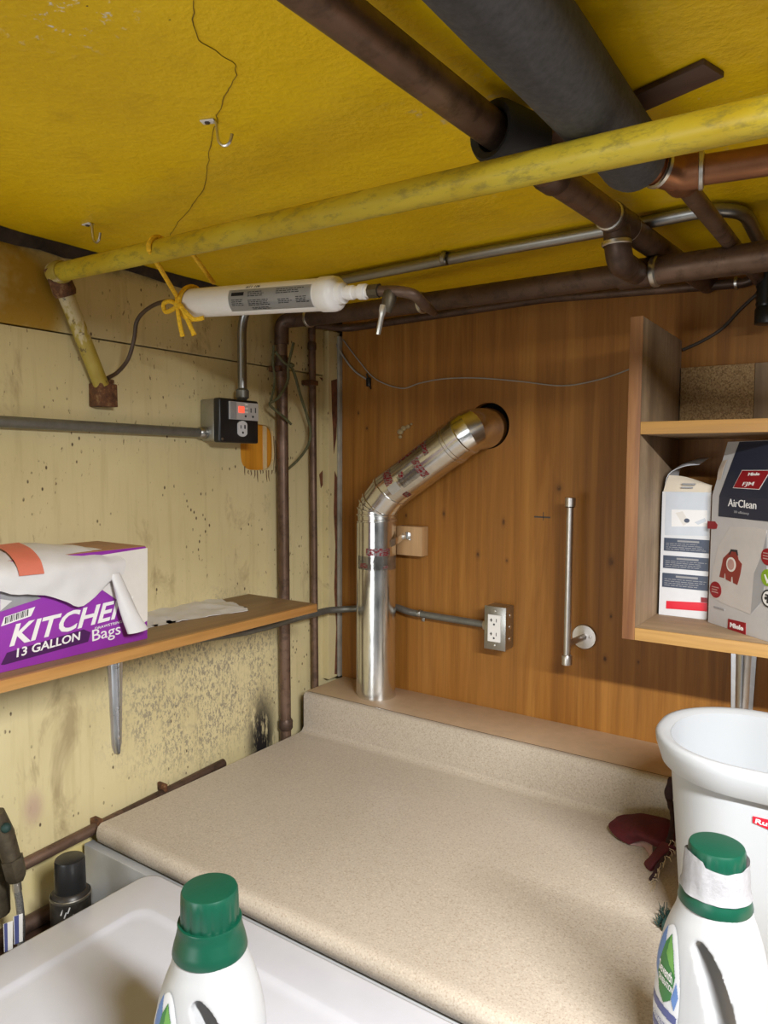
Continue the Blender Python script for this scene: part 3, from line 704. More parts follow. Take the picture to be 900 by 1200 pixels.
# ceiling hooks
def hook(p, ang, s, label):
    o = thing('ceiling_hook', label, 'hook', p, 'metal hooks in the ceiling')
    R = Matrix.Translation(V(p)) @ Matrix.Rotation(ang, 4, 'Z')
    bm = B(); bx(bm, -0.013 * s, 0.008 * s, -0.006 * s, 0.006 * s, -0.0022, -0.0002, T=R, bevel=0.0008); obj('plate', bm, 'white_plastic', o)
    bm = B(); lathe(bm, [(0.0005, -0.0042), (0.0034 * s, -0.0036), (0.0042 * s, -0.0021)], 12, R @ Matrix.Translation((-0.004 * s, 0, 0))); obj('screw', bm, 'wire_dark', o)
    pts = [(0.006, 0, -0.001), (0.010, 0, -0.006), (0.0115, 0, -0.020), (0.014, 0, -0.031), (0.022, 0, -0.037), (0.030, 0, -0.033), (0.034, 0, -0.022)]
    bm = B(); tube(bm, [R @ (V(q) * s) for q in spline(pts, 5)], 0.0022 * s, 8); obj('hook', bm, 'solder', o)
hook((-0.678, 0.6155, 2.0499), math.radians(20), 0.85, 'white-plated metal hook on the ceiling beside the crack')
hook((-1.1361, 0.7555, 2.0499), math.radians(0), 0.95, 'small metal hook on ceiling near the left wall')

# ================================================================== WATER FILTER, ROPE, TUBES
FLc = V((-1.0647, 0.9, 1.9324)); FRc = V((-0.6968, 0.9, 1.9045)); LEN = (FRc - FLc).length
TF = along(FLc, FRc)
wf = thing('water_filter', 'white cylindrical inline water filter hanging from yellow rope', 'water filter', FLc)
bm = B(); lathe(bm, [(0.010, 0.0), (0.020, 0.004), (0.0245, 0.012), (0.0255, 0.022), (0.0255, LEN - 0.040)], 36, TF); obj('cartridge', bm, 'filter_white', wf)
bm = B(); lathe(bm, [(0.0255, LEN - 0.042), (0.0272, LEN - 0.039), (0.0275, LEN - 0.018), (0.0262, LEN - 0.012), (0.0215, LEN - 0.008), (0.0165, LEN - 0.007), (0.0160, LEN + 0.002), (0.013, LEN + 0.003)], 36, TF); obj('end_cap', bm, 'filter_white', wf)
bm = B(); lathe(bm, [(0.0090, LEN + 0.000), (0.0090, LEN + 0.008), (0.0110, LEN + 0.009), (0.0110, LEN + 0.020), (0.0092, LEN + 0.021), (0.0092, LEN + 0.032), (0.0118, LEN + 0.033), (0.0118, LEN + 0.044), (0.0085, LEN + 0.045), (0.0085, LEN + 0.058)], 24, TF); obj('fitting', bm, 'filter_white', wf)
# local angle that faces the room
ax = (FRc - FLc).normalized(); toc = (V((0, 0, 1.64)) - FLc); toc = (toc - ax * toc.dot(ax)).normalized()
upv = ax.cross(toc).normalized()
if upv.z < 0: upv = -upv
def onfil(t, s, r):     # t along the axis, s arc length up from the facing line
    a = s / r; return FLc + ax * t + (toc * math.cos(a) + upv * math.sin(a)) * r
def filpatch(rects, mat, r, name):
    bm = B()
    for (t0, t1, s0, s1) in rects:
        n = max(1, int((s1 - s0) / 0.004)); pr = None
        for i in range(n + 1):
            s = s0 + (s1 - s0) * i / n; cur = (bm.verts.new(onfil(t0, s, r)), bm.verts.new(onfil(t1, s, r)))
            if pr: bm.faces.new((pr[0], pr[1], cur[1], cur[0]))
            pr = cur
    bmesh.ops.solidify(bm, geom=bm.faces[:], thickness=0.0003)
    return obj(name, bm, mat, wf, 60)
ta, tb = LEN * 0.385, LEN - 0.0445
filpatch([(ta, tb, -0.020, 0.018)], 'label_grey', 0.0260, 'label')
rs = []; W_ = tb - ta; rd = random.Random(5)
def rows(t0, t1, s0, s1, n):
    for i in range(n):
        s = s1 - (s1 - s0) * (i + 0.5) / n; t = t0; e = t1 - (t1 - t0) * rd.random() * 0.3
        while t < e:
            w = rd.uniform(0.004, 0.010); rs.append((t, min(t + w, e), s - 0.0006, s + 0.0006)); t += w + 0.0015
rows(ta + W_ * .04, ta + W_ * .22, -0.010, 0.002, 4); rows(ta + W_ * .25, ta + W_ * .50, 0.004, 0.014, 3); rows(ta + W_ * .25, ta + W_ * .52, -0.011, 0.000, 4)
rows(ta + W_ * .60, ta + W_ * .96, 0.006, 0.015, 3); rows(ta + W_ * .62, ta + W_ * .80, -0.010, -0.001, 3); rows(ta + W_ * .83, ta + W_ * .98, -0.010, 0.001, 4); rows(ta + W_ * .28, ta + W_ * .55, -0.018, -0.013, 2)
rs.append((ta + W_ * .04, ta + W_ * .20, 0.007, 0.013))
filpatch(rs, 'ink', 0.0263, 'fine_print')
bm = text_bm('#11 106', 0.01)
for v in bm.verts: v.co = onfil(ta + W_ * 0.20 + v.co.x * 0.032, 0.0205 + v.co.y * 0.0075, 0.0259)
obj('lettering', bm, 'ink', wf)

rp = thing('yellow_rope', 'yellow rope tied in a knot holding up the white filter', 'rope', FLc + V((0, 0, 0.02)))
yp0 = onyel(V((-0.9501, 0.772, 1.9836)).x); r = 0.0040
def arc_yel(c, a0, a1, n=9, off=0.0200):
    up = V((0, 0, 1)); fw = dirY.cross(up).normalized()    # horizontal, across the pipe
    if fw.y > 0: fw = -fw
    return [c + (fw * math.cos(math.radians(a0 + (a1 - a0) * i / n)) + up * math.sin(math.radians(a0 + (a1 - a0) * i / n))) * off for i in range(n + 1)]
kn = FLc + ax * 0.016 + toc * 0.029
front = arc_yel(yp0, 165, -10); strand = [kn + upv * 0.010 + V((0, 0, 0.004))]
tubeo('strand', spline([(-1.02, 0.93, 1.9709), (-0.9359, 0.81, 1.9797)], 2) + front + spline(strand + [kn], 3), r, 'rope', rp, 8)
loop = []
for i in range(25):
    t = math.radians(-160 + 330 * i / 24); loop.append(FLc + ax * (0.020 + 0.004 * math.sin(t)) + (toc * math.cos(t) + upv * math.sin(t)) * 0.0292)
tubeo('loop', loop, r, 'rope', rp, 8)
tubeo('bow_loop', spline([kn, kn - ax * 0.020 + upv * 0.006, kn - ax * 0.038 + upv * 0.002, kn - ax * 0.036 - upv * 0.012, kn - ax * 0.014 - upv * 0.008, kn + ax * 0.004], 5), r, 'rope', rp, 8)
tubeo('tail', spline([kn, kn + ax * 0.003 - upv * 0.014 + toc * 0.004, kn + ax * 0.002 - upv * 0.034 + toc * 0.003, kn + ax * 0.001 - upv * 0.056], 5), [r] * 15 + [r * 1.25], 'rope', rp, 8)
tubeo('tail', spline([kn, kn + ax * 0.014 - upv * 0.004 + toc * 0.004, kn + ax * 0.022 - upv * 0.026 + toc * 0.002, kn + ax * 0.033 - upv * 0.055], 5), [r] * 15 + [r * 1.25], 'rope', rp, 8)
tubeo('tail', spline([kn, kn + ax * 0.020 - upv * 0.012 + toc * 0.003, kn + ax * 0.034 - upv * 0.027 - toc * 0.003, kn + ax * 0.050 - upv * 0.026 - toc * 0.012], 5), r, 'rope', rp, 8)
bm = B(); bmesh.ops.create_icosphere(bm, subdivisions=2, radius=0.0075, matrix=Matrix.Translation(kn)); obj('knot', bm, 'rope', rp)

ft = thing('brown_tube', 'thin brown tube from the white filter to the rusty wall socket', 'tube', (-1.28, 0.8875, 1.8098))
tubeo('tube', spline([FLc + ax * 0.004, (-1.1185, 0.905, 1.9445), (-1.1753, 0.91, 1.941), (-1.2177, 0.912, 1.9215), (-1.2295, 0.912, 1.8845), (-1.2496, 0.912, 1.8476), (-1.2809, 0.91, 1.8241), (-1.275, 0.8821, 1.809)], 6), 0.0040, 'tube_brown', ft, 10)
bm = B(); tube(bm, [FLc - ax * 0.018, FLc - ax * 0.004, FLc + ax * 0.003], [0.0065, 0.0085, 0.0085], 14); obj('nut', bm, 'wire_dark', ft)

vo = FRc + ax * 0.055
vf = thing('filter_valve', 'dark bronze valve and elbow joined to right end of white filter', 'valve', vo)
tubeo('elbow', fillet([vo, (-0.5956, 0.905, 1.8956), (-0.5751, 0.915, 1.89), (-0.5802, 0.95, 1.8821), (-0.7711, 1.3, 1.953)], 0.02), 0.0082, 'copper_dark', vf, 14)
bm = B(); tube(bm, [vo - ax * 0.004, vo + ax * 0.014], 0.0105, 8); obj('nut', bm, 'valve', vf)
bp_ = V((-0.6105, 0.9, 1.8841))
tubeo('body', [(-0.611, 0.903, 1.8947), bp_, (-0.6149, 0.9, 1.8659)], [0.010, 0.011, 0.007], 'valve', vf, 12)
tubeo('handle', spline([(-0.6162, 0.895, 1.8751), (-0.6193, 0.893, 1.8577), (-0.6254, 0.893, 1.8333)], 4), [0.006, 0.006, 0.006, 0.005, 0.004, 0.004, 0.004, 0.004, 0.0035], 'solder', vf, 8)

# twine looped on the risers
tubeo_ = tubeo
tw = thing('twine', 'olive green twine looped round the copper risers in the corner', 'twine', (-1.245, 1.3891, 1.8815))
P = lambda *a: a
tubeo('strand', spline([(-1.248, 1.3392, 1.9181), (-1.243, 1.3616, 1.8952), (-1.243, 1.3966, 1.88), (-1.255, 1.4396, 1.8194), (-1.262, 1.4748, 1.7663), (-1.262, 1.4887, 1.7284), (-1.262, 1.4781, 1.6894), (-1.265, 1.4435, 1.6527), (-1.275, 1.4078, 1.6236)], 5), 0.0036, 'twine', tw, 8)
tubeo('strand', spline([(-1.244, 1.4013, 1.9472), (-1.24, 1.3772, 1.8883), (-1.244, 1.3782, 1.8481), (-1.246, 1.3455, 1.805), (-1.255, 1.3242, 1.7891), (-1.248, 1.335, 1.7748), (-1.247, 1.3682, 1.7576), (-1.247, 1.3938, 1.7416)], 5), 0.0036, 'twine', tw, 8)
tubeo('strand', spline([(-1.252, 1.3375, 1.9328), (-1.254, 1.3362, 1.8909), (-1.254, 1.342, 1.8431), (-1.256, 1.3284, 1.7936)], 5), 0.0030, 'twine', tw, 8)
bm = B(); bmesh.ops.create_icosphere(bm, subdivisions=2, radius=0.0085, matrix=Matrix.Translation(V((-1.241, 1.3879, 1.8896))) @ Matrix.Diagonal((1, 1.3, 0.8, 1))); obj('knot', bm, 'twine', tw)

wr = thing('wall_wire', 'thin grey wire drooping across the upper plywood', 'wire', (-1.174, 1.632, 1.8684))
tubeo('cable', spline([(-1.3324, 1.58, 2.018), (-1.2962, 1.6, 2.0057), (-1.2815, 1.62, 1.9811), (-1.255, 1.629, 1.9372), (-1.2204, 1.631, 1.8994), (-1.1733, 1.631, 1.8705)], 5), 0.0026, 'wire_grey', wr, 8)
tubeo('wire', spline([(-1.2634, 1.632, 1.9906), (-1.2093, 1.632, 1.9293), (-1.1509, 1.632, 1.8739), (-1.0668, 1.632, 1.8437), (-1.0078, 1.632, 1.8538), (-0.9357, 1.632, 1.8605), (-0.8376, 1.632, 1.8564), (-0.7228, 1.632, 1.841), (-0.6157, 1.632, 1.8247), (-0.5261, 1.632, 1.8348), (-0.4512, 1.632, 1.8561)], 6), 0.0016, 'wire_grey', wr, 6)
c = V((-1.1725, 1.63, 1.8681)); bm = B(); bx(bm, c.x - 0.006, c.x + 0.006, WY - 0.010, WY - 0.0005, c.z - 0.014, c.z + 0.010, bevel=0.002)
tube(bm, [c, c + V((-0.006, -0.002, 0.022))], 0.0020, 6); tube(bm, [c, c + V((0.008, -0.002, -0.022))], 0.0018, 6); obj('staple', bm, 'black', wr)
ow = thing('black_cable', 'dark cable running up the plywood behind the wall cabinet', 'cable', (-0.2728, 1.63, 1.9261))
tubeo('cable', spline([(-0.3542, 1.63, 1.8847), (-0.3176, 1.63, 1.8992), (-0.2791, 1.63, 1.9216), (-0.2453, 1.63, 1.9574), (-0.2147, 1.625, 1.983), (-0.1953, 1.6, 1.9871)], 5), 0.0034, 'wire_dark', ow, 8)

# ================================================================== ELECTRICAL
FE = Face((-1.2300, 0, 0), (0, 1, 0), (0, 0, 1), (1, 0, 0))
e0 = (1.1355, 1.7888); e1 = (1.2603, 1.6879)
eb = thing('electrical_box', 'black-faced steel outlet box with glowing red button on left wall', 'outlet', (-1.30, (e0[0] + e1[0]) / 2, e1[1]))
bm = B(); bx(bm, -1.2998, -1.252, e0[0] + 0.004, e0[0] + 0.098, e1[1] + 0.004, e1[1] + 0.100, bevel=0.005); obj('back_box', bm, 'boxmetal', eb)
bm = B(); bx(bm, -1.252, -1.2302, e0[0], e1[0], e1[1], e0[1], bevel=0.005, seg=3); obj('cover', bm, 'black', eb)
g0, g1 = (1.1638, 1.7823), (1.2551, 1.7416)
decal(FE, [rect(g0[0], g1[1], g1[0], g0[1])], 'label_grey', eb, 'safety_outlet', 0.0035)
FE2 = Face((-1.2265, 0, 0), (0, 1, 0), (0, 0, 1), (1, 0, 0)); gw, gh = g1[0] - g0[0], g0[1] - g1[1]
decal(FE2, [rect(g0[0] + gw * .02, g1[1] + gh * .02, g0[0] + gw * .22, g0[1] - gh * .02)], 'greyink', eb, 'blank_strip', 0.0006)
bt = decal(FE2, [rect(g0[0] + gw * .30, g1[1] + gh * .40, g0[0] + gw * .48, g0[1] - gh * .24)], 'led', eb, 'lit_button', 0.0020)
decal(FE2, [rect(g0[0] + gw * .54, g0[1] - gh * .16 - gh * .22 * i, g0[0] + gw * .62, g0[1] - gh * .06 - gh * .22 * i) for i in range(3)], 'white_plastic', eb, 'button', 0.0016)
decal(FE2, [rect(g0[0] + gw * .72, g1[1] + gh * .45, g0[0] + gw * .745, g1[1] + gh * .70), rect(g0[0] + gw * .88, g1[1] + gh * .45, g0[0] + gw * .905, g1[1] + gh * .74), circ(g0[0] + gw * .80, g1[1] + gh * .22, 0.0028), circ(g0[0] + gw * .54, g1[1] + gh * .22, 0.0028)], 'ink', eb, 'slot', 0.0008)
oc = (1.2045, 1.7212)
decal(FE, [[(oc[0] + 0.0185 * max(-0.78, min(0.78, math.cos(t))), oc[1] + 0.0185 * math.sin(t)) for t in [2 * math.pi * k / 28 for k in range(28)]]], 'pale_ink', eb, 'round_outlet', 0.0030)
decal(FE, [rect(oc[0] - 0.0075, oc[1] + 0.000, oc[0] - 0.0055, oc[1] + 0.008), rect(oc[0] + 0.0045, oc[1] + 0.000, oc[0] + 0.0085, oc[1] + 0.009), circ(oc[0], oc[1] - 0.009, 0.0028)], 'ink', eb, 'slot', 0.0038)
for (y, z) in ((e0[0] + 0.008, e1[1] + 0.008), (e1[0] - 0.008, e0[1] - 0.008)):
    bm = B(); lathe(bm, [(0.0005, 0.0016), (0.0028, 0.001), (0.003, 0)][::-1], 10, Matrix.Translation((-1.2302, y, z)) @ Matrix.Rotation(math.pi / 2, 4, 'Y')); obj('screw', bm, 'boxmetal', eb)
h0 = V((-1.284, 0.6707, 1.7123)); h1 = V((-1.284, 1.1475, 1.7102)); hdv = (h1 - h0).normalized()
wc = thing('wall_conduit', 'straight grey conduit along the left wall into the black outlet box', 'conduit', h0)
tubeo('tube', [h0 - hdv * 0.9, h1], 0.0106, 'conduit_paint', wc)
bm = B(); ring(bm, h1 - hdv * 0.012, hdv, 0.0106, 0.014, 0.004); obj('connector', bm, 'boxmetal', wc)

FO = Face((0, 1.585, 0), (1, 0, 0), (0, 0, 1), (0, -1, 0))
o0, o1 = (-0.7866, 1.295), (-0.73, 1.1886)
ob = thing('utility_outlet', 'small zinc outlet box with white receptacle on the plywood wall', 'outlet', ((o0[0] + o1[0]) / 2, 1.61, o1[1]))
bm = B(); bx(bm, o0[0], o1[0], 1.5875, WY - 0.0005, o1[1], o0[1], bevel=0.004); obj('back_box', bm, 'boxmetal', ob)
bm = B(); bx(bm, o0[0] - 0.0005, o1[0] + 0.0005, 1.5850, 1.5878, o1[1] - 0.0005, o0[1] + 0.0005, bevel=0.0011); obj('cover_plate', bm, 'boxmetal', ob)
cxo, czo = (o0[0] + o1[0]) / 2 - 0.001, (o0[1] + o1[1]) / 2
decal(FO, [rect(cxo - 0.0165, czo - 0.033, cxo + 0.0165, czo + 0.033)], 'white_plastic', ob, 'receptacle', 0.0030)
sl = []
for dz in (0.017, -0.017):
    sl += [rect(cxo - 0.0085, czo + dz - 0.001, cxo - 0.0065, czo + dz + 0.007), rect(cxo - 0.0105, czo + dz + 0.002, cxo - 0.0045, czo + dz + 0.0038), rect(cxo + 0.0055, czo + dz - 0.001, cxo + 0.0070, czo + dz + 0.007), circ(cxo, czo + dz - 0.007, 0.0024)]
decal(FO, sl, 'ink', ob, 'slot', 0.0036)
for dz in (0.0425, -0.0425):
    bm = B(); lathe(bm, [(0.003, 0), (0.0027, 0.001), (0.0005, 0.0016)], 10, Matrix.Translation((cxo, 1.585, czo + dz)) @ Matrix.Rotation(math.pi / 2, 4, 'X')); obj('screw', bm, 'solder', ob)
bm = B()
for dz in (0.030, 0.002, -0.028):
    lathe(bm, [(0.0062, -0.0002), (0.0056, 0.0006), (0.0004, 0.0008)], 14, Matrix.Translation((o1[0], 1.612, czo + dz)) @ Matrix.Rotation(math.pi / 2, 4, 'Y'))
obj('knockout', bm, 'solder', ob)
oc_ = thing('outlet_conduit', 'grey conduit passing behind the silver duct to zinc outlet box', 'conduit', (-1.0519, 1.616, 1.2441))
pts = fillet([(o0[0], 1.616, V((-0.8155, 1.616, 1.2399)).z), (-1.0246, 1.616, 1.244), (-1.0726, 1.622, 1.2524), (-1.1409, 1.622, 1.2433), (-1.1985, 1.62, 1.2332), (-1.2317, 1.6, 1.2301), (-1.256, 1.5572, 1.2318), (-1.248, 1.4052, 1.2354), (-1.266, 1.3125, 1.2275), (-1.286, 1.2608, 1.2216), (-1.286, 1.0476, 1.2392)], 0.02)
tubeo('tube', pts, 0.0092, 'conduit_paint', oc_)
bm = B(); k = V((o0[0] - 0.010, 1.616, V((-0.8155, 1.616, 1.2399)).z)); ring(bm, k, (1, 0, 0), 0.0092, 0.008, 0.0048, 8); obj('connector', bm, 'solder', oc_)
bm = B(); k = V((-0.9923, 1.616, 1.2444)); ring(bm, k, (1, 0, -0.05), 0.0092, 0.005, 0.002); bx(bm, k.x - 0.005, k.x + 0.005, 1.632, WY - 0.0005, k.z - 0.024, k.z - 0.006, bevel=0.0005); obj('strap', bm, 'boxmetal', oc_)

# ================================================================== DRYER VENT DUCT
D0 = V((-1.087, 1.552, 1.0235)); RZ = 0.0505
E1 = V((-1.0832, 1.552, 1.5012)); E1.x = -1.087
S0 = V((-1.0497, 1.552, 1.5695)); S1 = V((-0.8361, 1.548, 1.707))
WC = V((hx[0], WY, hx[1])); sdv = (S1 - S0).normalized()
du = thing('vent_duct', 'shiny silver metal vent duct rising from ledge and bending into the plywood', 'duct', D0)
zt = E1.z - 0.005
tubeo('straight_section', [D0, (D0.x, D0.y, D0.z + 0.01), (D0.x, D0.y, zt)], [RZ + 0.001, RZ, RZ], 'galv', du, 48)
# gored elbow: three mitred rings
bm = B()
q0 = V((D0.x, D0.y, zt - 0.004)); q3 = S0 + sdv * 0.006
cor = V((D0.x, D0.y, zt + 0.024))
seq = [q0, q0 + V((0, 0, 0.010)), cor + (q3 - cor) * 0.25, q3 - sdv * 0.012, q3]
tube(bm, fillet([q0, cor + V((-0.002, 0, 0.004)), q3], 0.034, 3), RZ + 0.0008, 48, caps=False); obj('elbow', bm, 'galv', du, 12)
fp = fillet([q0, cor + V((-0.002, 0, 0.004)), q3], 0.034, 3)
for i, q in enumerate(fp):
    if i in (0, 1, 2, 3, 4, 5):
        dn = (fp[min(i + 1, len(fp) - 1)] - fp[max(i - 1, 0)]).normalized()
        bm = B(); ring(bm, q, dn, RZ + 0.0006, 0.0030, 0.0032, 48); obj('seam_ring', bm, 'galv', du)
tubeo('sloping_section', [S0, S1 + sdv * 0.004], RZ, 'galv', du, 48)
bm = B(); ring(bm, S1 - sdv * 0.036, sdv, RZ, 0.0035, 0.0026, 48); obj('seam_ring', bm, 'galv', du)
bm = B(); ring(bm, S1 - sdv * 0.026, sdv, RZ, 0.0025, 0.0020, 48); obj('seam_ring', bm, 'galv', du)
ep = fillet([S1, S1 + sdv * 0.028, WC + V((0, 0.05, 0))], 0.030, 3)
bm = B(); tube(bm, ep, RZ, 48); obj('wall_elbow', bm, 'galv', du, 14)
bm = B(); ring(bm, S1 + sdv * 0.008, sdv, RZ, 0.004, 0.0030, 48); obj('seam_ring', bm, 'galv', du)
# longitudinal lock seam
bm = B(); bx(bm, D0.x - RZ * 0.80 - 0.004, D0.x - RZ * 0.80 + 0.004, D0.y - RZ * 0.63, D0.y - RZ * 0.57, D0.z + 0.003, zt - 0.01, bevel=0.001); obj('lock_seam', bm, 'galv', du)
# red printed film on the duct
def m_print():
    t = NT('red_print_on_clear_film'); p = t.pos((1, 1, 2.4))
    n = t.noise(p, 150, 2, 0.6)
    c = t.ramp(n, [(0.50, (0.60, 0.60, 0.58)), (0.53, (0.42, 0.010, 0.030))], 'LINEAR')
    mt = t.ramp(n, [(0.50, 0.9), (0.53, 0.0)])
    return t.out(c, 0.32, mt)
M['redfilm'] = m_print()
def duct_patch(a, b, R, t0, t1, ang0, ang1, mat, name):
    a, b = V(a), V(b); ax_ = (b - a).normalized(); L = (b - a).length
    w = (V((0, 0, 1.64)) - a); w = (w - ax_ * w.dot(ax_)).normalized(); s = ax_.cross(w)
    bm = B(); n = 10; pr = None
    for i in range(n + 1):
        t = math.radians(ang0 + (ang1 - ang0) * i / n); rr_ = (w * math.cos(t) + s * math.sin(t)) * R
        cur = (bm.verts.new(a + ax_ * L * t0 + rr_), bm.verts.new(a + ax_ * L * t1 + rr_))
        if pr: bm.faces.new((pr[0], pr[1], cur[1], cur[0]))
        pr = cur
    bmesh.ops.solidify(bm, geom=bm.faces[:], thickness=0.0004)
    return obj(name, bm, mat, du, 60)
Vt = V((D0.x, D0.y, zt))
duct_patch(D0, Vt, RZ + 0.0008, 0.805, 0.845, -34, 40, 'redfilm', 'red_print')
duct_patch(D0, Vt, RZ + 0.0008, 0.735, 0.760, -60, -30, 'redfilm', 'red_print')
duct_patch(D0, Vt, RZ + 0.0008, 0.735, 0.752, 18, 34, 'redfilm', 'red_print')
for (t0, t1, a0, a1) in ((0.12, 0.22, -62, -15), (0.20, 0.26, 30, 52), (0.50, 0.58, -30, 30), (0.66, 0.71, -58, -20), (0.30, 0.36, -25, -8), (0.34, 0.72, -66, -58)):
    duct_patch(S0, S1, RZ + 0.0008, t0, t1, a0, a1, 'redfilm', 'red_print')
duct_patch(S0, S1, RZ + 0.0006, 0.12, 0.24, -12, 14, 'card_white', 'torn_sticker')
M['cleartape'] = plain('silvery_tape', (0.66, 0.65, 0.62), 0.16, 0.9, 0.2, 60, 0.6)
duct_patch(S0, S1, RZ + 0.0005, 0.27, 0.50, -20, 18, 'cleartape', 'tape')
duct_patch(D0, Vt, RZ + 0.0006, 0.725, 0.80, -75, 75, 'cleartape', 'tape')
zs = D0.z + (zt - D0.z) * 0.762
# wood block and hanger strap
mb = thing('mounting_block', 'small raw wood block on plywood holding the duct strap', 'wood block', (-1.0284, 1.62, 1.3943))
b0, b1 = (-1.0588, 1.4764), (-0.9792, 1.3987)
bm = B(); bx(bm, b0[0], b1[0], 1.603, WY - 0.0005, b1[1], b0[1], bevel=0.0015); obj('block', bm, 'block', mb)
k = V((-1.0187, 1.6, 1.447))
bm = B()
pts = spline([(D0.x + RZ + 0.001, D0.y - 0.012, k.z - 0.012), (D0.x + RZ + 0.010, 1.560, k.z - 0.004), (k.x - 0.006, 1.592, k.z + 0.006), (k.x + 0.006, 1.600, k.z + 0.002)], 5)
for s in (-1, 1): pass
loft(bm, [[p + V((0, 0, 0.009)), p + V((0, 0.0015, 0.009)), p + V((0, 0.0015, -0.009)), p + V((0, 0, -0.009))] for p in pts]); obj('strap', bm, 'galv', mb)
bm = B(); lathe(bm, [(0.006, 0), (0.0055, 0.003), (0.001, 0.004)], 6, Matrix.Translation((k.x + 0.001, 1.600, k.z)) @ Matrix.Rotation(math.pi / 2, 4, 'X')); obj('screw', bm, 'solder', mb)

# ================================================================== PAPER TOWEL ROD
th = thing('towel_holder', 'brushed nickel paper towel rod standing off the plywood wall', 'towel holder', (-0.554, WY, 1.24))
fc = V((-0.5524, 1.635, 1.2405)); ra = V((-0.5692, 1.565, 1.5678)); rb = V((-0.5676, 1.565, 1.1872)); xr = (ra.x + rb.x) / 2
bm = B(); lathe(bm, [(0.0295, 0), (0.0295, 0.003), (0.0275, 0.0055), (0.0005, 0.0062)], 40, Matrix.Translation(fc) @ Matrix.Rotation(math.pi / 2, 4, 'X')); obj('wall_flange', bm, 'nickel', th)
tubeo('post', [fc - V((0, 0.004, 0)), (xr, 1.565, fc.z - 0.006)], 0.0072, 'nickel', th)
tubeo('rod', [(xr, 1.565, ra.z - 0.006), (xr, 1.565, rb.z + 0.006)], 0.0078, 'nickel', th, 20)
for z, s in ((ra.z, -1), (rb.z, 1)):
    bm = B(); lathe(bm, sorted([(0.010, 0), (0.0118, s * 0.001), (0.0118, s * 0.020), (0.0108, s * 0.022), (0.008, s * 0.022)], key=lambda q: q[1]), 24, Matrix.Translation((xr, 1.565, z))); obj('end_cap', bm, 'nickel', th)
bm = B(); lathe(bm, [(0.004, 0), (0.0036, 0.0014), (0.0004, 0.002)], 10, Matrix.Translation(fc + V((0.015, -0.0058, 0.002))) @ Matrix.Rotation(math.pi / 2, 4, 'X')); obj('screw', bm, 'nickel', th)

# ================================================================== SHELF ON THE LEFT WALL
def bracket_mesh(face, a, top, length, w0, w1, reach, flip=1):
    """pressed steel bracket: a tapering fluted leg on the wall and an arm under the shelf"""
    bm = B(); n = 14; rings = []
    for i in range(n + 1):
        t = i / n; w = (w0 + (w1 - w0) * t) / 2
        if i == n: w *= 0.55
        b = top - length * t
        pr = [(-w, 0.0003), (-w, 0.003), (-w * 0.62, 0.0035), (-w * 0.34, 0.011), (-w * 0.12, 0.0125), (0, 0.0095), (w * 0.12, 0.0125), (w * 0.34, 0.011), (w * 0.62, 0.0035), (w, 0.003), (w, 0.0003)]
        rings.append([face.p(a + x, b, c) for x, c in pr])
    loft(bm, rings)
    rings = []
    for i in range(n + 1):
        t = i / n; w = (w0 + (w1 - w0) * t) / 2; c = 0.002 + reach * t
        pr = [(-w, -0.0003), (-w, -0.003), (-w * 0.62, -0.0035), (-w * 0.34, -0.011), (0, -0.0095), (w * 0.34, -0.011), (w * 0.62, -0.0035), (w, -0.003), (w, -0.0003)]
        rings.append([face.p(a + x, top + d, c) for x, d in pr])
    loft(bm, rings)
    return bm
STZ = 1.3135; SXF = -1.072
sh = thing('wall_shelf', 'brown wooden shelf board on steel bracket along the left wall', 'shelf', (-1.30, 0.6, 1.29))
bm = B(); bx(bm, -1.2955, SXF - 0.0105, -0.3, 1.288, STZ - 0.019, STZ, bevel=0.0015); obj('board', bm, 'shelf_top', sh)
bm = B(); bx(bm, SXF - 0.0105, SXF, -0.3, 1.288, STZ - 0.0192, STZ + 0.0002, bevel=0.0018)
bmesh.ops.subdivide_edges(bm, edges=[e for e in bm.edges if abs(e.verts[0].co.y - e.verts[1].co.y) > 0.5], cuts=60)
for v in bm.verts:
    if v.co.x > SXF - 0.004 and v.co.z > STZ - 0.004: v.co += V((-0.0035, 0, -0.0025)) * max(0, noise.noise(V((v.co.y * 16, 3.1, 0))) + 0.1)
obj('front_edge', bm, 'shelf_edge', sh)
bo = obj('bracket', bracket_mesh(FL, 0.902, STZ - 0.0195, 0.262, 0.040, 0.022, 0.17), 'bracket', sh)
for z in (1.066, 1.255):
    bm = B(); lathe(bm, [(0.0045, 0), (0.004, 0.002), (0.0005, 0.003)], 10, Matrix.Translation((WX + 0.0095, 0.902, z)) @ Matrix.Rotation(math.pi / 2, 4, 'Y')); obj('screw', bm, 'solder', bo)

# ---- box of kitchen bags
KX = -1.112
kb = thing('bag_box', 'purple and white cardboard box of kitchen bags on left shelf', 'box', (-1.18, 0.69, STZ))
ky0, ky1, kz1 = 0.535, 0.843, (0.8465, 1.4875)[1]
bm = B(); bx(bm, -1.262, KX, ky0, ky1, STZ + 0.0003, kz1 - 0.001, bevel=0.0012); obj('carton', bm, 'purple', kb)
bm = B(); bx(bm, -1.261, KX - 0.001, ky0 + 0.001, ky1 - 0.001, kz1 - 0.0012, kz1, bevel=0.0004); obj('lid', bm, 'card_top', kb)
FK = Face((KX, 0, 0), (0, 1, 0), (0, 0, 1), (1, 0, 0))
decal(FK, [[(0.7386, 1.4795), (0.8457, 1.4836), (0.8429, 1.3482), (0.8266, 1.3415), (0.7843, 1.3926), (0.7472, 1.4209)]], 'card_white', kb, 'white_panel', 0.0006)
decal(FK, [[(0.5733, 1.4534), (0.6134, 1.4398), (0.6384, 1.4209), (0.5989, 1.4147), (0.572, 1.4097)]], 'greyink', kb, 'torn_opening', 0.0005)
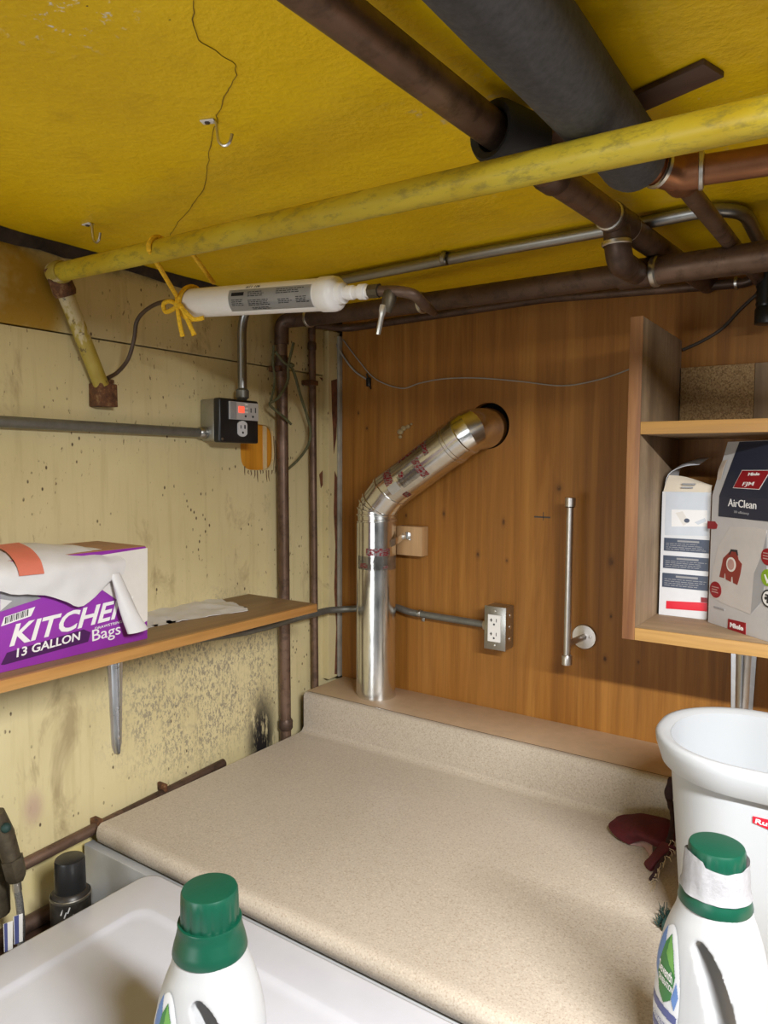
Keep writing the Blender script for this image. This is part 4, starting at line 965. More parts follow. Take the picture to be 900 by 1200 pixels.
decal(FK, [[(0.5726, 1.4296), (0.591, 1.4241), (0.5828, 1.4186), (0.572, 1.411)]], 'bag', kb, 'inner_bag', 0.0010)
decal(FK, [[(0.5707, 1.3268), (0.5806, 1.3435), (0.7128, 1.3558), (0.7256, 1.3481), (0.7203, 1.3327), (0.576, 1.3256)]], 'purple_dark', kb, 'volume_banner', 0.0007)
text_on(FK, 'KITCHEN', (0.5849, 1.3534), (0.8015, 1.3657), 0.0325, 'white_ink', kb, 0.0011, 0.35, 0.022)
text_on(FK, '13 GALLON', (0.5951, 1.3335), (0.7044, 1.3397), 0.0135, 'white_ink', kb, 0.0012, 0.12, 0.018)
text_on(FK, 'Bags', (0.7284, 1.3318), (0.7847, 1.3344), 0.0200, 'white_ink', kb, 0.0011, 0.0, 0.0)
text_on(FK, 'DRAWSTRING', (0.7339, 1.351), (0.7887, 1.3539), 0.0045, 'white_ink', kb, 0.0011, 0.15, 0.0)
decal(FK, [[(0.5726, 1.3868), (0.5783, 1.4006), (0.628, 1.4086), (0.6205, 1.3946)]], 'white_ink', kb, 'barcode_panel', 0.0008)
q0, q1 = (0.578, 1.3899), (0.6163, 1.3967); bars = []
for i in range(13):
    t = i / 13; a = q0[0] + (q1[0] - q0[0]) * t; b = q0[1] + (q1[1] - q0[1]) * t; w = 0.0011 if i % 3 else 0.0020
    bars.append([(a, b), (a + w, b), (a + w + 0.0014, b + 0.010), (a + 0.0014, b + 0.010)])
decal(FK, bars, 'ink', kb, 'barcode', 0.0011)
# bag film spilling out of the top
sp = thing('spilled_bag', 'white plastic bag with red drawstring pulled out over the purple box', 'plastic bag', (KX + 0.004, 0.62, 1.45))
zt_ = kz1 + 0.0035
bm = B()
grid(bm, [[(-1.225, 0.50, zt_ + 0.002), (-1.226, 0.575, zt_ + 0.006), (-1.215, 0.66, zt_ + 0.011), (-1.195, 0.71, zt_ + 0.004), (-1.190, 0.735, zt_)],
          [(-1.150, 0.50, zt_ + 0.006), (-1.150, 0.580, zt_ + 0.010), (-1.150, 0.66, zt_ + 0.012), (-1.145, 0.725, zt_ + 0.004), (-1.140, 0.755, zt_)],
          [(-1.104, 0.50, zt_ - 0.012), (-1.102, 0.585, zt_ - 0.010), (-1.100, 0.66, zt_ - 0.010), (-1.102, 0.74, zt_ - 0.016), (-1.104, 0.790, zt_ - 0.022)],
          [(-1.098, 0.50, zt_ - 0.030), (-1.094, 0.590, zt_ - 0.034), (-1.092, 0.665, zt_ - 0.038), (-1.094, 0.735, zt_ - 0.040), (-1.100, 0.785, zt_ - 0.046)],
          [(-1.100, 0.50, zt_ - 0.036), (-1.096, 0.595, zt_ - 0.055), (-1.096, 0.655, zt_ - 0.070), (-1.094, 0.703, zt_ - 0.090), (-1.100, 0.772, zt_ - 0.045)]], 0.0006, 6, 0.0035)
obj('film', bm, 'bag', sp, 70)
bm = B()
tl = spline([(-1.098, 0.7652, 1.447), (-1.094, 0.7722, 1.4223), (-1.09, 0.7809, 1.3941), (-1.086, 0.7914, 1.3652), (-1.086, 0.8035, 1.3399)], 6); n = len(tl); rings = []
for i, p in enumerate(tl):
    t = i / (n - 1); rr_ = 0.009 + 0.011 * t ** 1.1
    rings.append([p + V((0.55 * rr_ * math.sin(a), rr_ * math.cos(a) * (1 + 0.12 * math.sin(3 * a + 5 * t)), 0.10 * rr_ * math.cos(a))) for a in [2 * math.pi * k / 18 for k in range(18)]])
loft(bm, rings); obj('twisted_tail', bm, 'bag', sp, 70)
bm = B()
grid(bm, [[(-1.165, 0.592, zt_ + 0.0165), (-1.163, 0.632, zt_ + 0.0180)], [(-1.130, 0.592, zt_ + 0.0105), (-1.128, 0.632, zt_ + 0.0110)], [(-1.104, 0.592, zt_ - 0.0030), (-1.102, 0.632, zt_ - 0.0030)], [(-1.0930, 0.592, zt_ - 0.017), (-1.0920, 0.632, zt_ - 0.018)], [(-1.0900, 0.592, zt_ - 0.026), (-1.0890, 0.632, zt_ - 0.027)]], 0.0006, 5)
obj('drawstring', bm, 'bag_red', sp, 70)
# flat bag lying on the shelf
bm = B(); out = [(-1.4401, 1.0386, 1.314), (-1.4212, 1.1468, 1.314), (-1.3875, 1.1926, 1.314), (-1.3283, 1.2001, 1.314), (-1.2439, 1.1549, 1.314), (-1.1806, 1.1634, 1.314), (-1.1481, 1.1392, 1.314), (-1.1647, 1.028, 1.314), (-1.1844, 0.8963, 1.314), (-1.1896, 0.8567, 1.314)]
A0 = [V((-1.4291, 1.0306, 1.3145)), V((-1.4182, 1.1316, 1.3145)), V((-1.382, 1.1933, 1.3145)), V((-1.2994, 1.1901, 1.3145)), V((-1.1736, 1.1593, 1.3145))]
A2 = [V((-1.1817, 0.851, 1.3145)), V((-1.1835, 0.9222, 1.3145)), V((-1.176, 0.9964, 1.3145)), V((-1.1624, 1.0642, 1.3145)), V((-1.143, 1.1341, 1.3145))]
A1 = [(a + b) / 2 + V((0, 0, 0.004)) for a, b in zip(A0, A2)]
grid(bm, [A0, A1, A2], 0.0012, 9, 0.0045); 
for v in bm.verts: v.co.z = max(v.co.z, STZ + 0.0004)
tag(obj('folded_bag', bm, 'bag', None, 70), 'flat white plastic bag lying on shelf right of purple box', 'plastic bag')

# ================================================================== WALL CABINET ON THE RIGHT
CF, CI, CO, CB, CT = 1.330, -0.357, -0.379, 1.344, 1.905
cbn = thing('wall_cabinet', 'open wooden wall cabinet with two compartments on the right', 'cabinet', (-0.06, 1.48, 1.322))
bm = B(); bx(bm, CO, CI, CF + 0.0015, WY - 0.0005, 1.322, CT, bevel=0.001); obj('side_panel', bm, 'cab_side', cbn)
bm = B(); bx(bm, CO - 0.0003, CI + 0.0003, CF - 0.0005, CF + 0.0015, 1.3218, CT + 0.0002, bevel=0.0004); obj('edge_band', bm, 'cab_edge', cbn)
bm = B(); bx(bm, 0.26, 0.282, CF, WY - 0.0005, 1.322, CT, bevel=0.001); obj('side_panel', bm, 'cab_side', cbn)
for nm, z0, z1 in (('bottom_panel', 1.322, CB), ('middle_shelf', 1.696, 1.718)):
    bm = B(); bx(bm, CI + 0.0004, 0.2596, CF + 0.006, WY - 0.0005, z0, z1, bevel=0.0008); s_ = obj(nm, bm, 'cab_inner', cbn)
    bm = B(); bx(bm, CI + 0.0004, 0.2596, CF, CF + 0.006, z0 - 0.0002, z1 + 0.0002, bevel=0.0008); obj('front_edge', bm, 'cab_shelf', s_)
zc = (-0.2698, 1.628, 1.8461)[2]; xc = (-0.2144, 1.628, 1.7877)[0]
bm = B(); bx(bm, CI + 0.002, xc, WY - 0.012, WY - 0.0006, 1.7185, zc, bevel=0.001); obj('back_board', bm, 'chip', cbn)
bm = B(); bx(bm, xc + 0.0005, 0.255, WY - 0.012, WY - 0.0006, 1.7185, zc, bevel=0.001); obj('back_board', bm, 'cab_side', cbn)
FBk = Face((0, WY, 0), (1, 0, 0), (0, 0, 1), (0, -1, 0))
obj('bracket', bracket_mesh(FBk, -0.216, 1.3215, 0.26, 0.052, 0.036, 0.20), 'bracket', cbn)

# ---- carton 1 (white, opened)
FC = Face((0, 1.48, 0), (1, 0, 0), (0, 0, 1), (0, -1, 0))
c1 = thing('white_carton', 'opened white and navy filter bag carton beside the cabinet side', 'carton', (-0.305, 1.54, CB))
x0c, x1c, zf = -0.351, -0.262, (-0.345, 1.5892)[1]
bm = B()
bx(bm, x0c, x1c, 1.4802, 1.4815, CB + 0.0004, zf); bx(bm, x0c, x1c, 1.5985, 1.60, CB + 0.0004, zf)
bx(bm, x0c, x0c + 0.0013, 1.4815, 1.5985, CB + 0.0004, zf); bx(bm, x1c - 0.0013, x1c, 1.4815, 1.5985, CB + 0.0004, zf); bx(bm, x0c, x1c, 1.4815, 1.5985, CB + 0.0004, CB + 0.002)
obj('carton', bm, 'carton_white', c1)
bm = B(); grid(bm, [[(x0c + 0.002, 1.4805, zf), (-0.30, 1.4805, zf), (x1c, 1.4805, zf)], [(x0c + 0.006, 1.483, zf + 0.018), (-0.30, 1.484, zf + 0.017), (x1c, 1.484, zf + 0.012)], [(x0c + 0.010, 1.488, zf + 0.032), (-0.31, 1.492, zf + 0.028), (x1c, 1.490, zf + 0.012)]], 0.0012, 4); obj('front_flap', bm, plain('cream_card', (0.66, 0.58, 0.46), 0.55, 0, 0.04), c1)
bm = B(); grid(bm, [[(x0c + 0.001, 1.485, zf), (x0c + 0.003, 1.53, zf), (x0c + 0.003, 1.59, zf)], [(x0c + 0.008, 1.490, zf + 0.034), (x0c + 0.008, 1.54, zf + 0.042), (x0c + 0.008, 1.59, zf + 0.044)], [(x0c + 0.030, 1.515, zf + 0.050), (x0c + 0.036, 1.55, zf + 0.060), (x0c + 0.036, 1.595, zf + 0.064)], [(x0c + 0.056, 1.535, zf + 0.054), (x0c + 0.066, 1.565, zf + 0.066), (x0c + 0.066, 1.598, zf + 0.068)]], 0.0012, 4); obj('side_flap', bm, 'carton_white', c1)
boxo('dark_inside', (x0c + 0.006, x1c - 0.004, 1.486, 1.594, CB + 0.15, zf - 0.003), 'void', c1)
decal(FC, [[(-0.3442, 1.5884), (-0.2688, 1.5903), (-0.2661, 1.5064), (-0.3441, 1.5034)]], 'carton_pale', c1, 'pale_panel', 0.0005)
decal(FC, [[(-0.3328, 1.5544), (-0.2677, 1.5554), (-0.2667, 1.5244), (-0.3318, 1.5209)]], 'white_ink', c1, 'picture', 0.0008)
decal(FC, [[(-0.3247, 1.5481), (-0.3122, 1.5519), (-0.2991, 1.5309), (-0.3098, 1.5238)]], 'card_white', c1, 'picture', 0.0011)
decal(FC, [circ(*(-0.3038, 1.534), 0.0050, 0.0042)], 'slate', c1, 'picture', 0.0014)
decal(FC, [[(-0.2898, 1.5314), (-0.2717, 1.5405), (-0.2685, 1.5341), (-0.2835, 1.5268)]], 'carton_pale', c1, 'picture', 0.0011)
for (ya, yb, tx, dx) in ((630, 648, '+ Best % Filtration', 0), (651, 669, 'Hoofificiency', -1), (672, 692, 'HE Technology', -2)):
    pa, pb = {630: ((-0.3448, 1.4983), (-0.265, 1.4728)), 651: ((-0.3454, 1.4635), (-0.264, 1.4384)), 672: ((-0.346, 1.4286), (-0.2628, 1.4006))}[ya]
    decal(FC, [rect(pa[0], pb[1], x1c, pa[1])], 'slate', c1, 'text_panel', 0.0008)
    hgt = pa[1] - pb[1]; wd = x1c - pa[0]
    decal(FC, [rect(pa[0] + wd * .30, pa[1] - hgt * .27, pa[0] + wd * .34 + wd * .44, pa[1] - hgt * .13)] + lines(pa[0] + wd * .05, pa[0] + wd * .97, pb[1] + hgt * .08, pa[1] - hgt * .34, 4, ya, 0.30), 'greyink', c1, 'fine_print', 0.0011)
ra_, rb_ = (-0.3371, 1.3732), (-0.2616, 1.3635)
decal(FC, [[(-0.3371, 1.3732), (-0.262, 1.3775), (-0.2615, 1.361), (-0.3374, 1.3578)]], 'red_bright', c1, 'red_bar', 0.0008)
decal(FC, [[(-0.2738, 1.387), (-0.2623, 1.3872), (-0.262, 1.3783), (-0.2735, 1.3777)]], 'redprint', c1, 'red_logo', 0.0011)
decal(FC, [rect(*(-0.3137, 1.6033), *(-0.2906, 1.6062)), rect(*(-0.3151, 1.5966), *(-0.295, 1.5995))], 'greyink', c1, 'fine_print', 0.0045)

# ---- carton 2 (grey, navy head)
Pc = V((-0.2576, 1.4618, 1.344)); UU = V((0.72874, -0.68479, 0.0)); NN = V((-0.68479, -0.72874, 0.0)); UP = V((0, 0, 1))
F2 = Face(Pc, UU, UP, NN)
H1 = (-0.0053, 0.2413)[1]; H2 = min((0.0208, 0.3367)[1] + 0.004, 0.345); WD, DP = 0.190, 0.085; LB = 0.026
c2 = thing('grey_carton', 'grey vacuum bag carton with navy top and red bag picture', 'carton', Pc)
def q2(a, b, c): return F2.p(a, b, c)
bm = B(); loft(bm, [[q2(0, 0.0004, 0), q2(WD, 0.0004, 0), q2(WD, 0.0004, -DP), q2(0, 0.0004, -DP)], [q2(0, H1, 0), q2(WD, H1, 0), q2(WD, H1, -DP), q2(0, H1, -DP)], [q2(0.004, H2, -LB), q2(WD - 0.004, H2, -LB), q2(WD - 0.004, H2, -DP + LB), q2(0.004, H2, -DP + LB)]])
bmesh.ops.bevel(bm, geom=[e for e in bm.edges if abs((e.verts[0].co - e.verts[1].co).normalized().z) > 0.5], offset=0.0015, segments=2, affect='EDGES')
obj('carton', bm, 'carton_grey', c2, 20)
tv = (UP * (H2 - H1) - NN * LB).normalized(); tn = UU.cross(tv); tn = tn if tn.dot(NN) > 0 else -tn
F3 = Face(q2(0, H1, 0), UU, tv, tn); TS = math.hypot(H2 - H1, LB) / (H2 - H1)
def t3(ab): return (ab[0], (ab[1] - H1) * TS)
nl = (0.0208, 0.2029)[0]; nb = (0.0208, 0.2029)[1]
nbr = nb
decal(F2, [[(nl, nb), (WD * 0.94, nbr), (WD * 0.94, H1), (nl + 0.001, H1)]], 'navy', c2, 'navy_panel', 0.0006)
decal(F3, [[(nl + 0.001, 0), (WD * 0.94, 0), (WD * 0.94, (H2 - H1) * TS - 0.001), ((0.0375, 0.3285)[0], (H2 - H1) * TS - 0.001)]], 'navy', c2, 'navy_panel', 0.0006)
a0, a1 = t3((0.0527, 0.2561)), t3((0.1191, 0.2554)); a2, a3 = t3((0.1344, 0.2891)), t3((0.0644, 0.2885))
decal(F3, [[a0, a1, a2, a3]], 'white_ink', c2, 'red_tile_border', 0.0009)
mid = ((a0[0] + a2[0]) / 2, (a0[1] + a2[1]) / 2)
decal(F3, [[(mid[0] + (p[0] - mid[0]) * 0.965, mid[1] + (p[1] - mid[1]) * 0.945) for p in (a0, a1, a2, a3)]], 'redprint', c2, 'red_tile', 0.0012)
text_on(F3, 'Miele', t3((0.0834, 0.2789)), t3((0.1106, 0.2798)), 0.0052, 'white_ink', c2, 0.0016, 0, 0.03)
text_on(F3, 'FJM', t3((0.0757, 0.2607)), t3((0.1023, 0.2618)), 0.0068, 'white_ink', c2, 0.0016, 0.20, 0.004)
text_on(F2, 'AirClean', (0.0465, 0.2234), (0.1179, 0.2223), 0.0135, 'white_ink', c2, 0.0011, 0, 0.004)
text_on(F2, '3D efficiency', (0.0629, 0.2121), (0.1008, 0.2113), 0.0042, 'greyink', c2, 0.0011, 0, 0.0)
# bag picture
decal(F2, [[(0.0541, 0.1867), (0.1165, 0.1906), (0.1447, 0.1887), (0.1352, 0.1455), (0.1187, 0.1109), (0.1143, 0.0384), (0.048, 0.0436), (0.0072, 0.0504), (0.0096, 0.0977), (0.0238, 0.1476)]], plain('bag_picture_grey', (0.55, 0.52, 0.50), 0.45, 0, 0.05), c2, 'bag_picture', 0.0006)
decal(F2, [[(0.1143, 0.0384), (0.1395, 0.0656), (0.1484, 0.1211), (0.1451, 0.1829), (0.1352, 0.1455), (0.1187, 0.1109)]], plain('bag_picture_shade', (0.34, 0.34, 0.35), 0.45, 0, 0.05), c2, 'bag_picture_edge', 0.0007)
decal(F2, [[(0.0303, 0.0913), (0.039, 0.1273), (0.0456, 0.1329), (0.0565, 0.142), (0.0744, 0.1426), (0.0795, 0.1295), (0.0885, 0.1231), (0.0852, 0.1043), (0.0786, 0.0841), (0.0674, 0.0862), (0.0657, 0.0967), (0.0624, 0.0962), (0.0617, 0.0868), (0.0479, 0.0893), (0.0462, 0.1), (0.0439, 0.0997), (0.0432, 0.0909)]], plain('brick_red_print', (0.24, 0.035, 0.025), 0.4, 0, 0.1), c2, 'bag_collar', 0.0010)
hd0, hd1, hd2, hd3 = (0.0535, 0.1354), (0.0586, 0.1461), (0.0753, 0.1465), (0.078, 0.1369)
decal(F2, [[hd0, hd1, hd2, hd3, (hd3[0] - 0.003, hd3[1]), (hd2[0] - 0.003, hd2[1] - 0.004), (hd1[0] + 0.002, hd1[1] - 0.004), (hd0[0] + 0.003, hd0[1])]], 'ink', c2, 'bag_handle', 0.0012)
cc_ = (0.0607, 0.1185)
decal(F2, [circ(cc_[0], cc_[1], 0.0125, 0.0132)], 'card_white', c2, 'collar_ring', 0.0013)
decal(F2, [circ(cc_[0], cc_[1], 0.0090, 0.0098)], 'blush', c2, 'collar_ring', 0.0016)
def badge(p, r, mat, tx=None):
    decal(F2, [circ(p[0], p[1], r, r * 0.95)], mat, c2, 'round_badge', 0.0012)
pz = (0.0209, 0.0658); badge(pz, 0.0160, 'redprint'); decal(F2, lines(pz[0] - 0.010, pz[0] + 0.010, pz[1] - 0.007, pz[1] + 0.007, 3, 3, 0.4), 'blush', c2, 'fine_print', 0.0016)
pz = (0.1492, 0.1437); badge(pz, 0.0150, 'redprint'); decal(F2, lines(pz[0] - 0.010, pz[0] + 0.010, pz[1] - 0.006, pz[1] + 0.008, 3, 4, 0.4), 'blush', c2, 'fine_print', 0.0016)
pz = (0.1511, 0.1085); badge(pz, 0.0150, 'green_ink'); decal(F2, [[(pz[0] - 0.008, pz[1] + 0.004), (pz[0] - 0.005, pz[1] + 0.005), (pz[0], pz[1] - 0.004), (pz[0] + 0.008, pz[1] + 0.009), (pz[0] + 0.010, pz[1] + 0.007), (pz[0], pz[1] - 0.010)]], 'white_ink', c2, 'tick_mark', 0.0016)
pz = (0.1549, 0.0736); badge(pz, 0.0160, 'ink'); decal(F2, [circ(pz[0], pz[1], 0.0128, 0.0122)], 'white_ink', c2, 'badge_face', 0.0015); decal(F2, [rect(pz[0] - 0.003, pz[1] - 0.008, pz[0] + 0.004, pz[1] + 0.004), rect(pz[0] - 0.007, pz[1] + 0.004, pz[0] + 0.007, pz[1] + 0.007), circ(pz[0] - 0.0055, pz[1], 0.0028)], 'ink', c2, 'pictogram', 0.0018)
decal(F2, [[(-0.0087, 0.1919), (0.0118, 0.1927), (0.0193, 0.1869), (0.0173, 0.1796), (0.0102, 0.1782), (-0.0079, 0.1774)]], 'redprint', c2, 'red_tab', 0.0010)
m0, m1, m2, m3 = (0.0574, -0.0017), (0.1038, -0.0018), (0.103, 0.0209), (0.0581, 0.0189)
decal(F2, [[m0, m1, m2, m3]], 'redprint', c2, 'red_logo', 0.0010)
text_on(F2, 'Miele', (0.0638, 0.0053), (0.098, 0.006), 0.0080, 'white_ink', c2, 0.0015, 0, 0.035)
decal(F2, lines((0.0179, 0.0314)[0], (0.0507, 0.0378)[0], (0.0181, 0.029)[1], (0.0176, 0.037)[1], 1, 9, 0.4), 'greyink', c2, 'fine_print', 0.0010)
tpz = q2(0.010, H2 - 0.012, -LB + 0.004)
bm = B(); grid(bm, [[F3.p(0.0045, 0.030, 0.0012), F3.p(0.016, 0.030, 0.0014)], [F3.p(0.005, 0.046, 0.0030), F3.p(0.019, 0.050, 0.0040)], [F3.p(0.006, 0.066, 0.0012), F3.p(0.020, 0.068, 0.0014)]], 0.0006, 4, 0.001); obj('torn_tape', bm, 'tape', c2)

# ================================================================== WHITE BIN
bz0, bz1 = 0.9204, 1.237
wbn = thing('plastic_bin', 'tall white plastic waste bin standing on the countertop', 'bin', (-0.09, 1.17, bz0))
def binr(z, off=0.0):
    t = (z - bz0) / (bz1 - bz0); gx, gy = 0.026 * (1 - t), 0.026 * (1 - t)
    return rr(-0.258 + gx - off, 0.105 - gx + off, 1.048 + gy - off, 1.298 - gy + off, 0.116 - 0.02 * (1 - t) + off, z, 16)
bm = B()
loft(bm, [binr(bz0, -0.012), binr(bz0 + 0.006, -0.005), binr(bz0 + 0.15, -0.005), binr(1.200, -0.005), binr(1.232, -0.005), binr(1.233, -0.0075), binr(1.10, -0.0095), binr(bz0 + 0.010, -0.0095)], True, True)
obj('body', bm, 'bin', wbn, 60)
bm = B()
R = [binr(1.2325, -0.0070), binr(1.2365, -0.0010), binr(1.2385, 0.0060), binr(1.2375, 0.0115), binr(1.2330, 0.0145), binr(1.222, 0.0140), binr(1.196, 0.0080), binr(1.194, 0.0060), binr(1.1960, 0.0045), binr(1.222, 0.0110), binr(1.2310, 0.0110), binr(1.2340, 0.0050), binr(1.2310, -0.0040)]
loft(bm, R, False, False); obj('rim', bm, 'bin', wbn, 60)
yl = 1.0545; lg = Face((0, yl + 0.0060, 0), (1, 0, 0), (0, 0.080, 1), (0, -1, 0.080))
l0 = (-0.1216, 1.062, 1.1636); 
def lf(dx, dz): return (l0[0] + dx, l0[2] + dz)
lgf = Face((0, 1.048 + 0.026 * (1 - (l0[2] - bz0) / (bz1 - bz0)) - 0.0004 - 0.0, 0), (1, 0, 0), (0, -0.082, 1), (0, -1, -0.082))
lgf.o = V((0, lgf.o.y, 0)) - lgf.v * 0 
Z0 = l0[2]; lgf.o = V((0, 1.048 + 0.026 * (1 - (Z0 - bz0) / (bz1 - bz0)) + 0.0045, Z0))
decal(lgf, [[(l0[0], 0.006), (l0[0] + 0.08, 0.008), (l0[0] + 0.08, -0.008), (l0[0] + 0.035, -0.0105), (l0[0], -0.003)]], 'red_bright', wbn, 'red_badge', 0.0010)
text_on(lgf, 'Rubbermaid', (l0[0] + 0.003, -0.0022), (l0[0] + 0.072, -0.0032), 0.0062, 'white_ink', wbn, 0.0016, 0.15, 0.02)
bm = B(); yb_ = 1.298
boxo('grip_recess', (-0.02, 0.05, 1.2845, 1.2905, 1.16, 1.205), 'bin', wbn, bevel=0.002)

# ================================================================== DETERGENT BOTTLES
def prof_at(tab, z):
    if z <= tab[0][0]: return tab[0][1:]
    for i in range(len(tab) - 1):
        a, b = tab[i], tab[i + 1]
        if z <= b[0]:
            t = (z - a[0]) / (b[0] - a[0]); t = t * t * (3 - 2 * t) if False else t
            return tuple(a[k] + (b[k] - a[k]) * t for k in range(1, len(a)))
    return tab[-1][1:]
# height: half width, half depth, sideways shift
TAB0 = [(0.0, 0.060, 0.036, 0.0), (0.006, 0.069, 0.043, 0.0), (0.02, 0.072, 0.0475, 0.0), (0.05, 0.0745, 0.050, 0.0), (0.085, 0.0745, 0.050, 0.0), (0.115, 0.0715, 0.049, 0.0), (0.140, 0.0665, 0.0475, 0.0), (0.162, 0.0575, 0.0455, 0.0), (0.180, 0.0480, 0.0425, 0.0), (0.194, 0.0400, 0.0390, 0.0), (0.206, 0.0365, 0.0365, 0.0)]
def sm(tab, n=6):
    out = spline([V((a[0], a[1], a[2])) for a in tab], n); return [(p.x, p.y, p.z, 0.0) for p in out]
ZS = 1.14
def slim(z, k): return k + (1 - k) * max(0.0, min(1.0, (z - 0.12) / 0.086))
TAB = sm([(z * ZS, a * slim(z, 0.83), b * slim(z, 0.92), c) for z, a, b, c in TAB0])
def bottle(base, w_dir, label, kind):
    """w_dir: horizontal direction of the handle side"""
    base = V(base); wv = V(w_dir).normalized(); nv = V((wv.y, -wv.x, 0))      # nv: label side
    def surf(s, z, off=0.0):        # s: -1..1 across the label face
        z = (z + 0.024) * ZS
        hw, hd, _ = prof_at(TAB, z); c = max(-1, min(1, s)); e = 2.35
        d = (1 - abs(c) ** e) ** (1 / e)
        return base + wv * (hw * c + off * c * 0.6) + nv * (hd * d + off) + V((0, 0, z))
    o = thing('detergent_bottle', label, 'bottle', base, 'white detergent bottles with green caps')
    bm = B(); rings = []
    for (z, hw, hd, _) in TAB:
        rg = []
        for k in range(48):
            t = 2 * math.pi * k / 48; c, s = math.cos(t), math.sin(t); e = 2 / 2.35
            rg.append(base + wv * (hw * math.copysign(abs(c) ** e, c)) + nv * (hd * math.copysign(abs(s) ** e, s)) + V((0, 0, z)))
        rings.append(rg)
    loft(bm, rings); body = obj('body', bm, 'bottle', o, 70)
    # cutter for the grip
    bm = B()
    hp = spline([V((0.047, 0.040, 0)), V((0.045, 0.072, 0)), V((0.038, 0.108, 0)), V((0.028, 0.138, 0)), V((0.016, 0.160, 0)), V((0.008, 0.170, 0))], 4)
    Tn = Matrix(((wv.x * 0.84, nv.x, 0, base.x), (wv.y * 0.84, nv.y, 0, base.y), (0, 0, ZS, base.z), (0, 0, 0, 1)))
    n = len(hp); lf, rt_ = [], []
    for i, p in enumerate(hp):
        d = (hp[min(i + 1, n - 1)] - hp[max(i - 1, 0)]).normalized(); q = V((-d.y, d.x, 0)); r = 0.0090 + 0.0060 * math.sin(math.pi * i / (n - 1))
        lf.append(p + q * r); rt_.append(p - q * r)
        if i == 0: c0_ = [p + (q * math.cos(a) - d * math.sin(a)) * r for a in [math.pi * k / 7 for k in range(1, 7)]]
        if i == n - 1: c1_ = [p + (-q * math.cos(a) + d * math.sin(a)) * r for a in [math.pi * k / 7 for k in range(1, 7)]]
    outl = rt_ + c1_ + lf[::-1] + c0_
    cuts = []
    def cutter(bm):
        bmesh.ops.recalc_face_normals(bm, faces=bm.faces); me = bpy.data.meshes.new('cut'); bm.to_mesh(me); bm.free()
        co = bpy.data.objects.new('cut', me); COL.objects.link(co); cuts.append(co)
    loft(bm, [[Tn @ V((p.x, d, p.y)) for p in outl] for d in (-0.09, 0.09)]); cutter(bm)
    for s in (-1, 1):       # scooped finger wells on both sides
        bm = B(); g = bmesh.ops.create_uvsphere(bm, u_segments=24, v_segments=14, radius=1.0); an = math.radians(17)
        for v in g['verts']:
            q = V((v.co.x * 0.027, v.co.y * 0.030, v.co.z * 0.082)); q = V((q.x * math.cos(an) - q.z * math.sin(an), q.y, q.x * math.sin(an) + q.z * math.cos(an)))
            v.co = Tn @ (q + V((0.030, s * 0.056, 0.104)))
        cutter(bm)
    bpy.context.view_layer.update()
    for co in cuts:
        md = body.modifiers.new('b', 'BOOLEAN'); md.operation = 'DIFFERENCE'; md.object = co; md.solver = 'EXACT'
    md = body.modifiers.new('r', 'REMESH'); md.mode = 'VOXEL'; md.voxel_size = 0.0015
    md = body.modifiers.new('s', 'SMOOTH'); md.factor = 0.5; md.iterations = 14
    dg = bpy.context.evaluated_depsgraph_get(); dg.update()
    nm = bpy.data.meshes.new_from_object(body.evaluated_get(dg)); body.modifiers.clear(); old = body.data; body.data = nm; bpy.data.meshes.remove(old)
    nm.shade_smooth()
    for co in cuts:
        me = co.data; bpy.data.objects.remove(co); bpy.data.meshes.remove(me)
    # cap
    cb = base + V((0, 0, 0.203 * ZS)); T = Matrix.Translation(cb) @ Matrix.Diagonal((1, 1, 0.79, 1))
    bm = B(); lathe(bm, [(0.0385, 0.000), (0.0392, 0.002), (0.0372, 0.014), (0.0345, 0.026), (0.0330, 0.036), (0.0335, 0.040), (0.0330, 0.042), (0.028, 0.042)], 40, T); obj('collar', bm, 'cap_green', o, 50)
    bm = B(); rg = []
    for (r, z) in ((0.0300, 0.041), (0.0305, 0.043), (0.0300, 0.070), (0.0296, 0.080), (0.0284, 0.0835), (0.026, 0.0842)):
        ring_ = []
        for k in range(96):
            t = 2 * math.pi * k / 96; fl = 0.0010 * max(0.0, math.sin(k * 2 * math.pi / 6.0)) if z < 0.072 else 0
            ring_.append(T @ V(((r - fl) * math.cos(t), (r - fl) * math.sin(t), z)))
        rg.append(ring_)
    loft(bm, rg); obj('cap', bm, 'cap_green', o, 50)
    if kind == 'wrapped':
        bm = B(); rg = []; rd = random.Random(8)
        for (r, z) in ((0.0372, 0.020), (0.0354, 0.028), (0.0345, 0.040), (0.0337, 0.054), (0.0322, 0.067)):
            ring_ = []
            for k in range(72):
                t = 2 * math.pi * k / 72; zz = z
                if z > 0.06: zz = 0.067 + 0.004 * math.sin(t * 2 + 0.5) + (0.006 if 40 < k < 52 else 0)
                j = noise.noise(V((math.cos(t) * 3.5, math.sin(t) * 3.5, z * 130))) * 0.0016 + 0.0006
                ring_.append(T @ V(((r + j) * math.cos(t), (r + j) * math.sin(t), zz)))
            rg.append(ring_)
        loft(bm, rg, False, False); bmesh.ops.solidify(bm, geom=bm.faces[:], thickness=0.0006); obj('paper_wrap', bm, 'wrap', o, 25)
    # label printed on the broad face, mapped as (across, height)
    def inside(poly, x, y):
        c = False
        for i in range(len(poly)):
            (xa, ya), (xb, yb) = poly[i], poly[i - 1]
            if (ya > y) != (yb > y) and x < (xb - xa) * (y - ya) / (yb - ya) + xa: c = not c
        return c
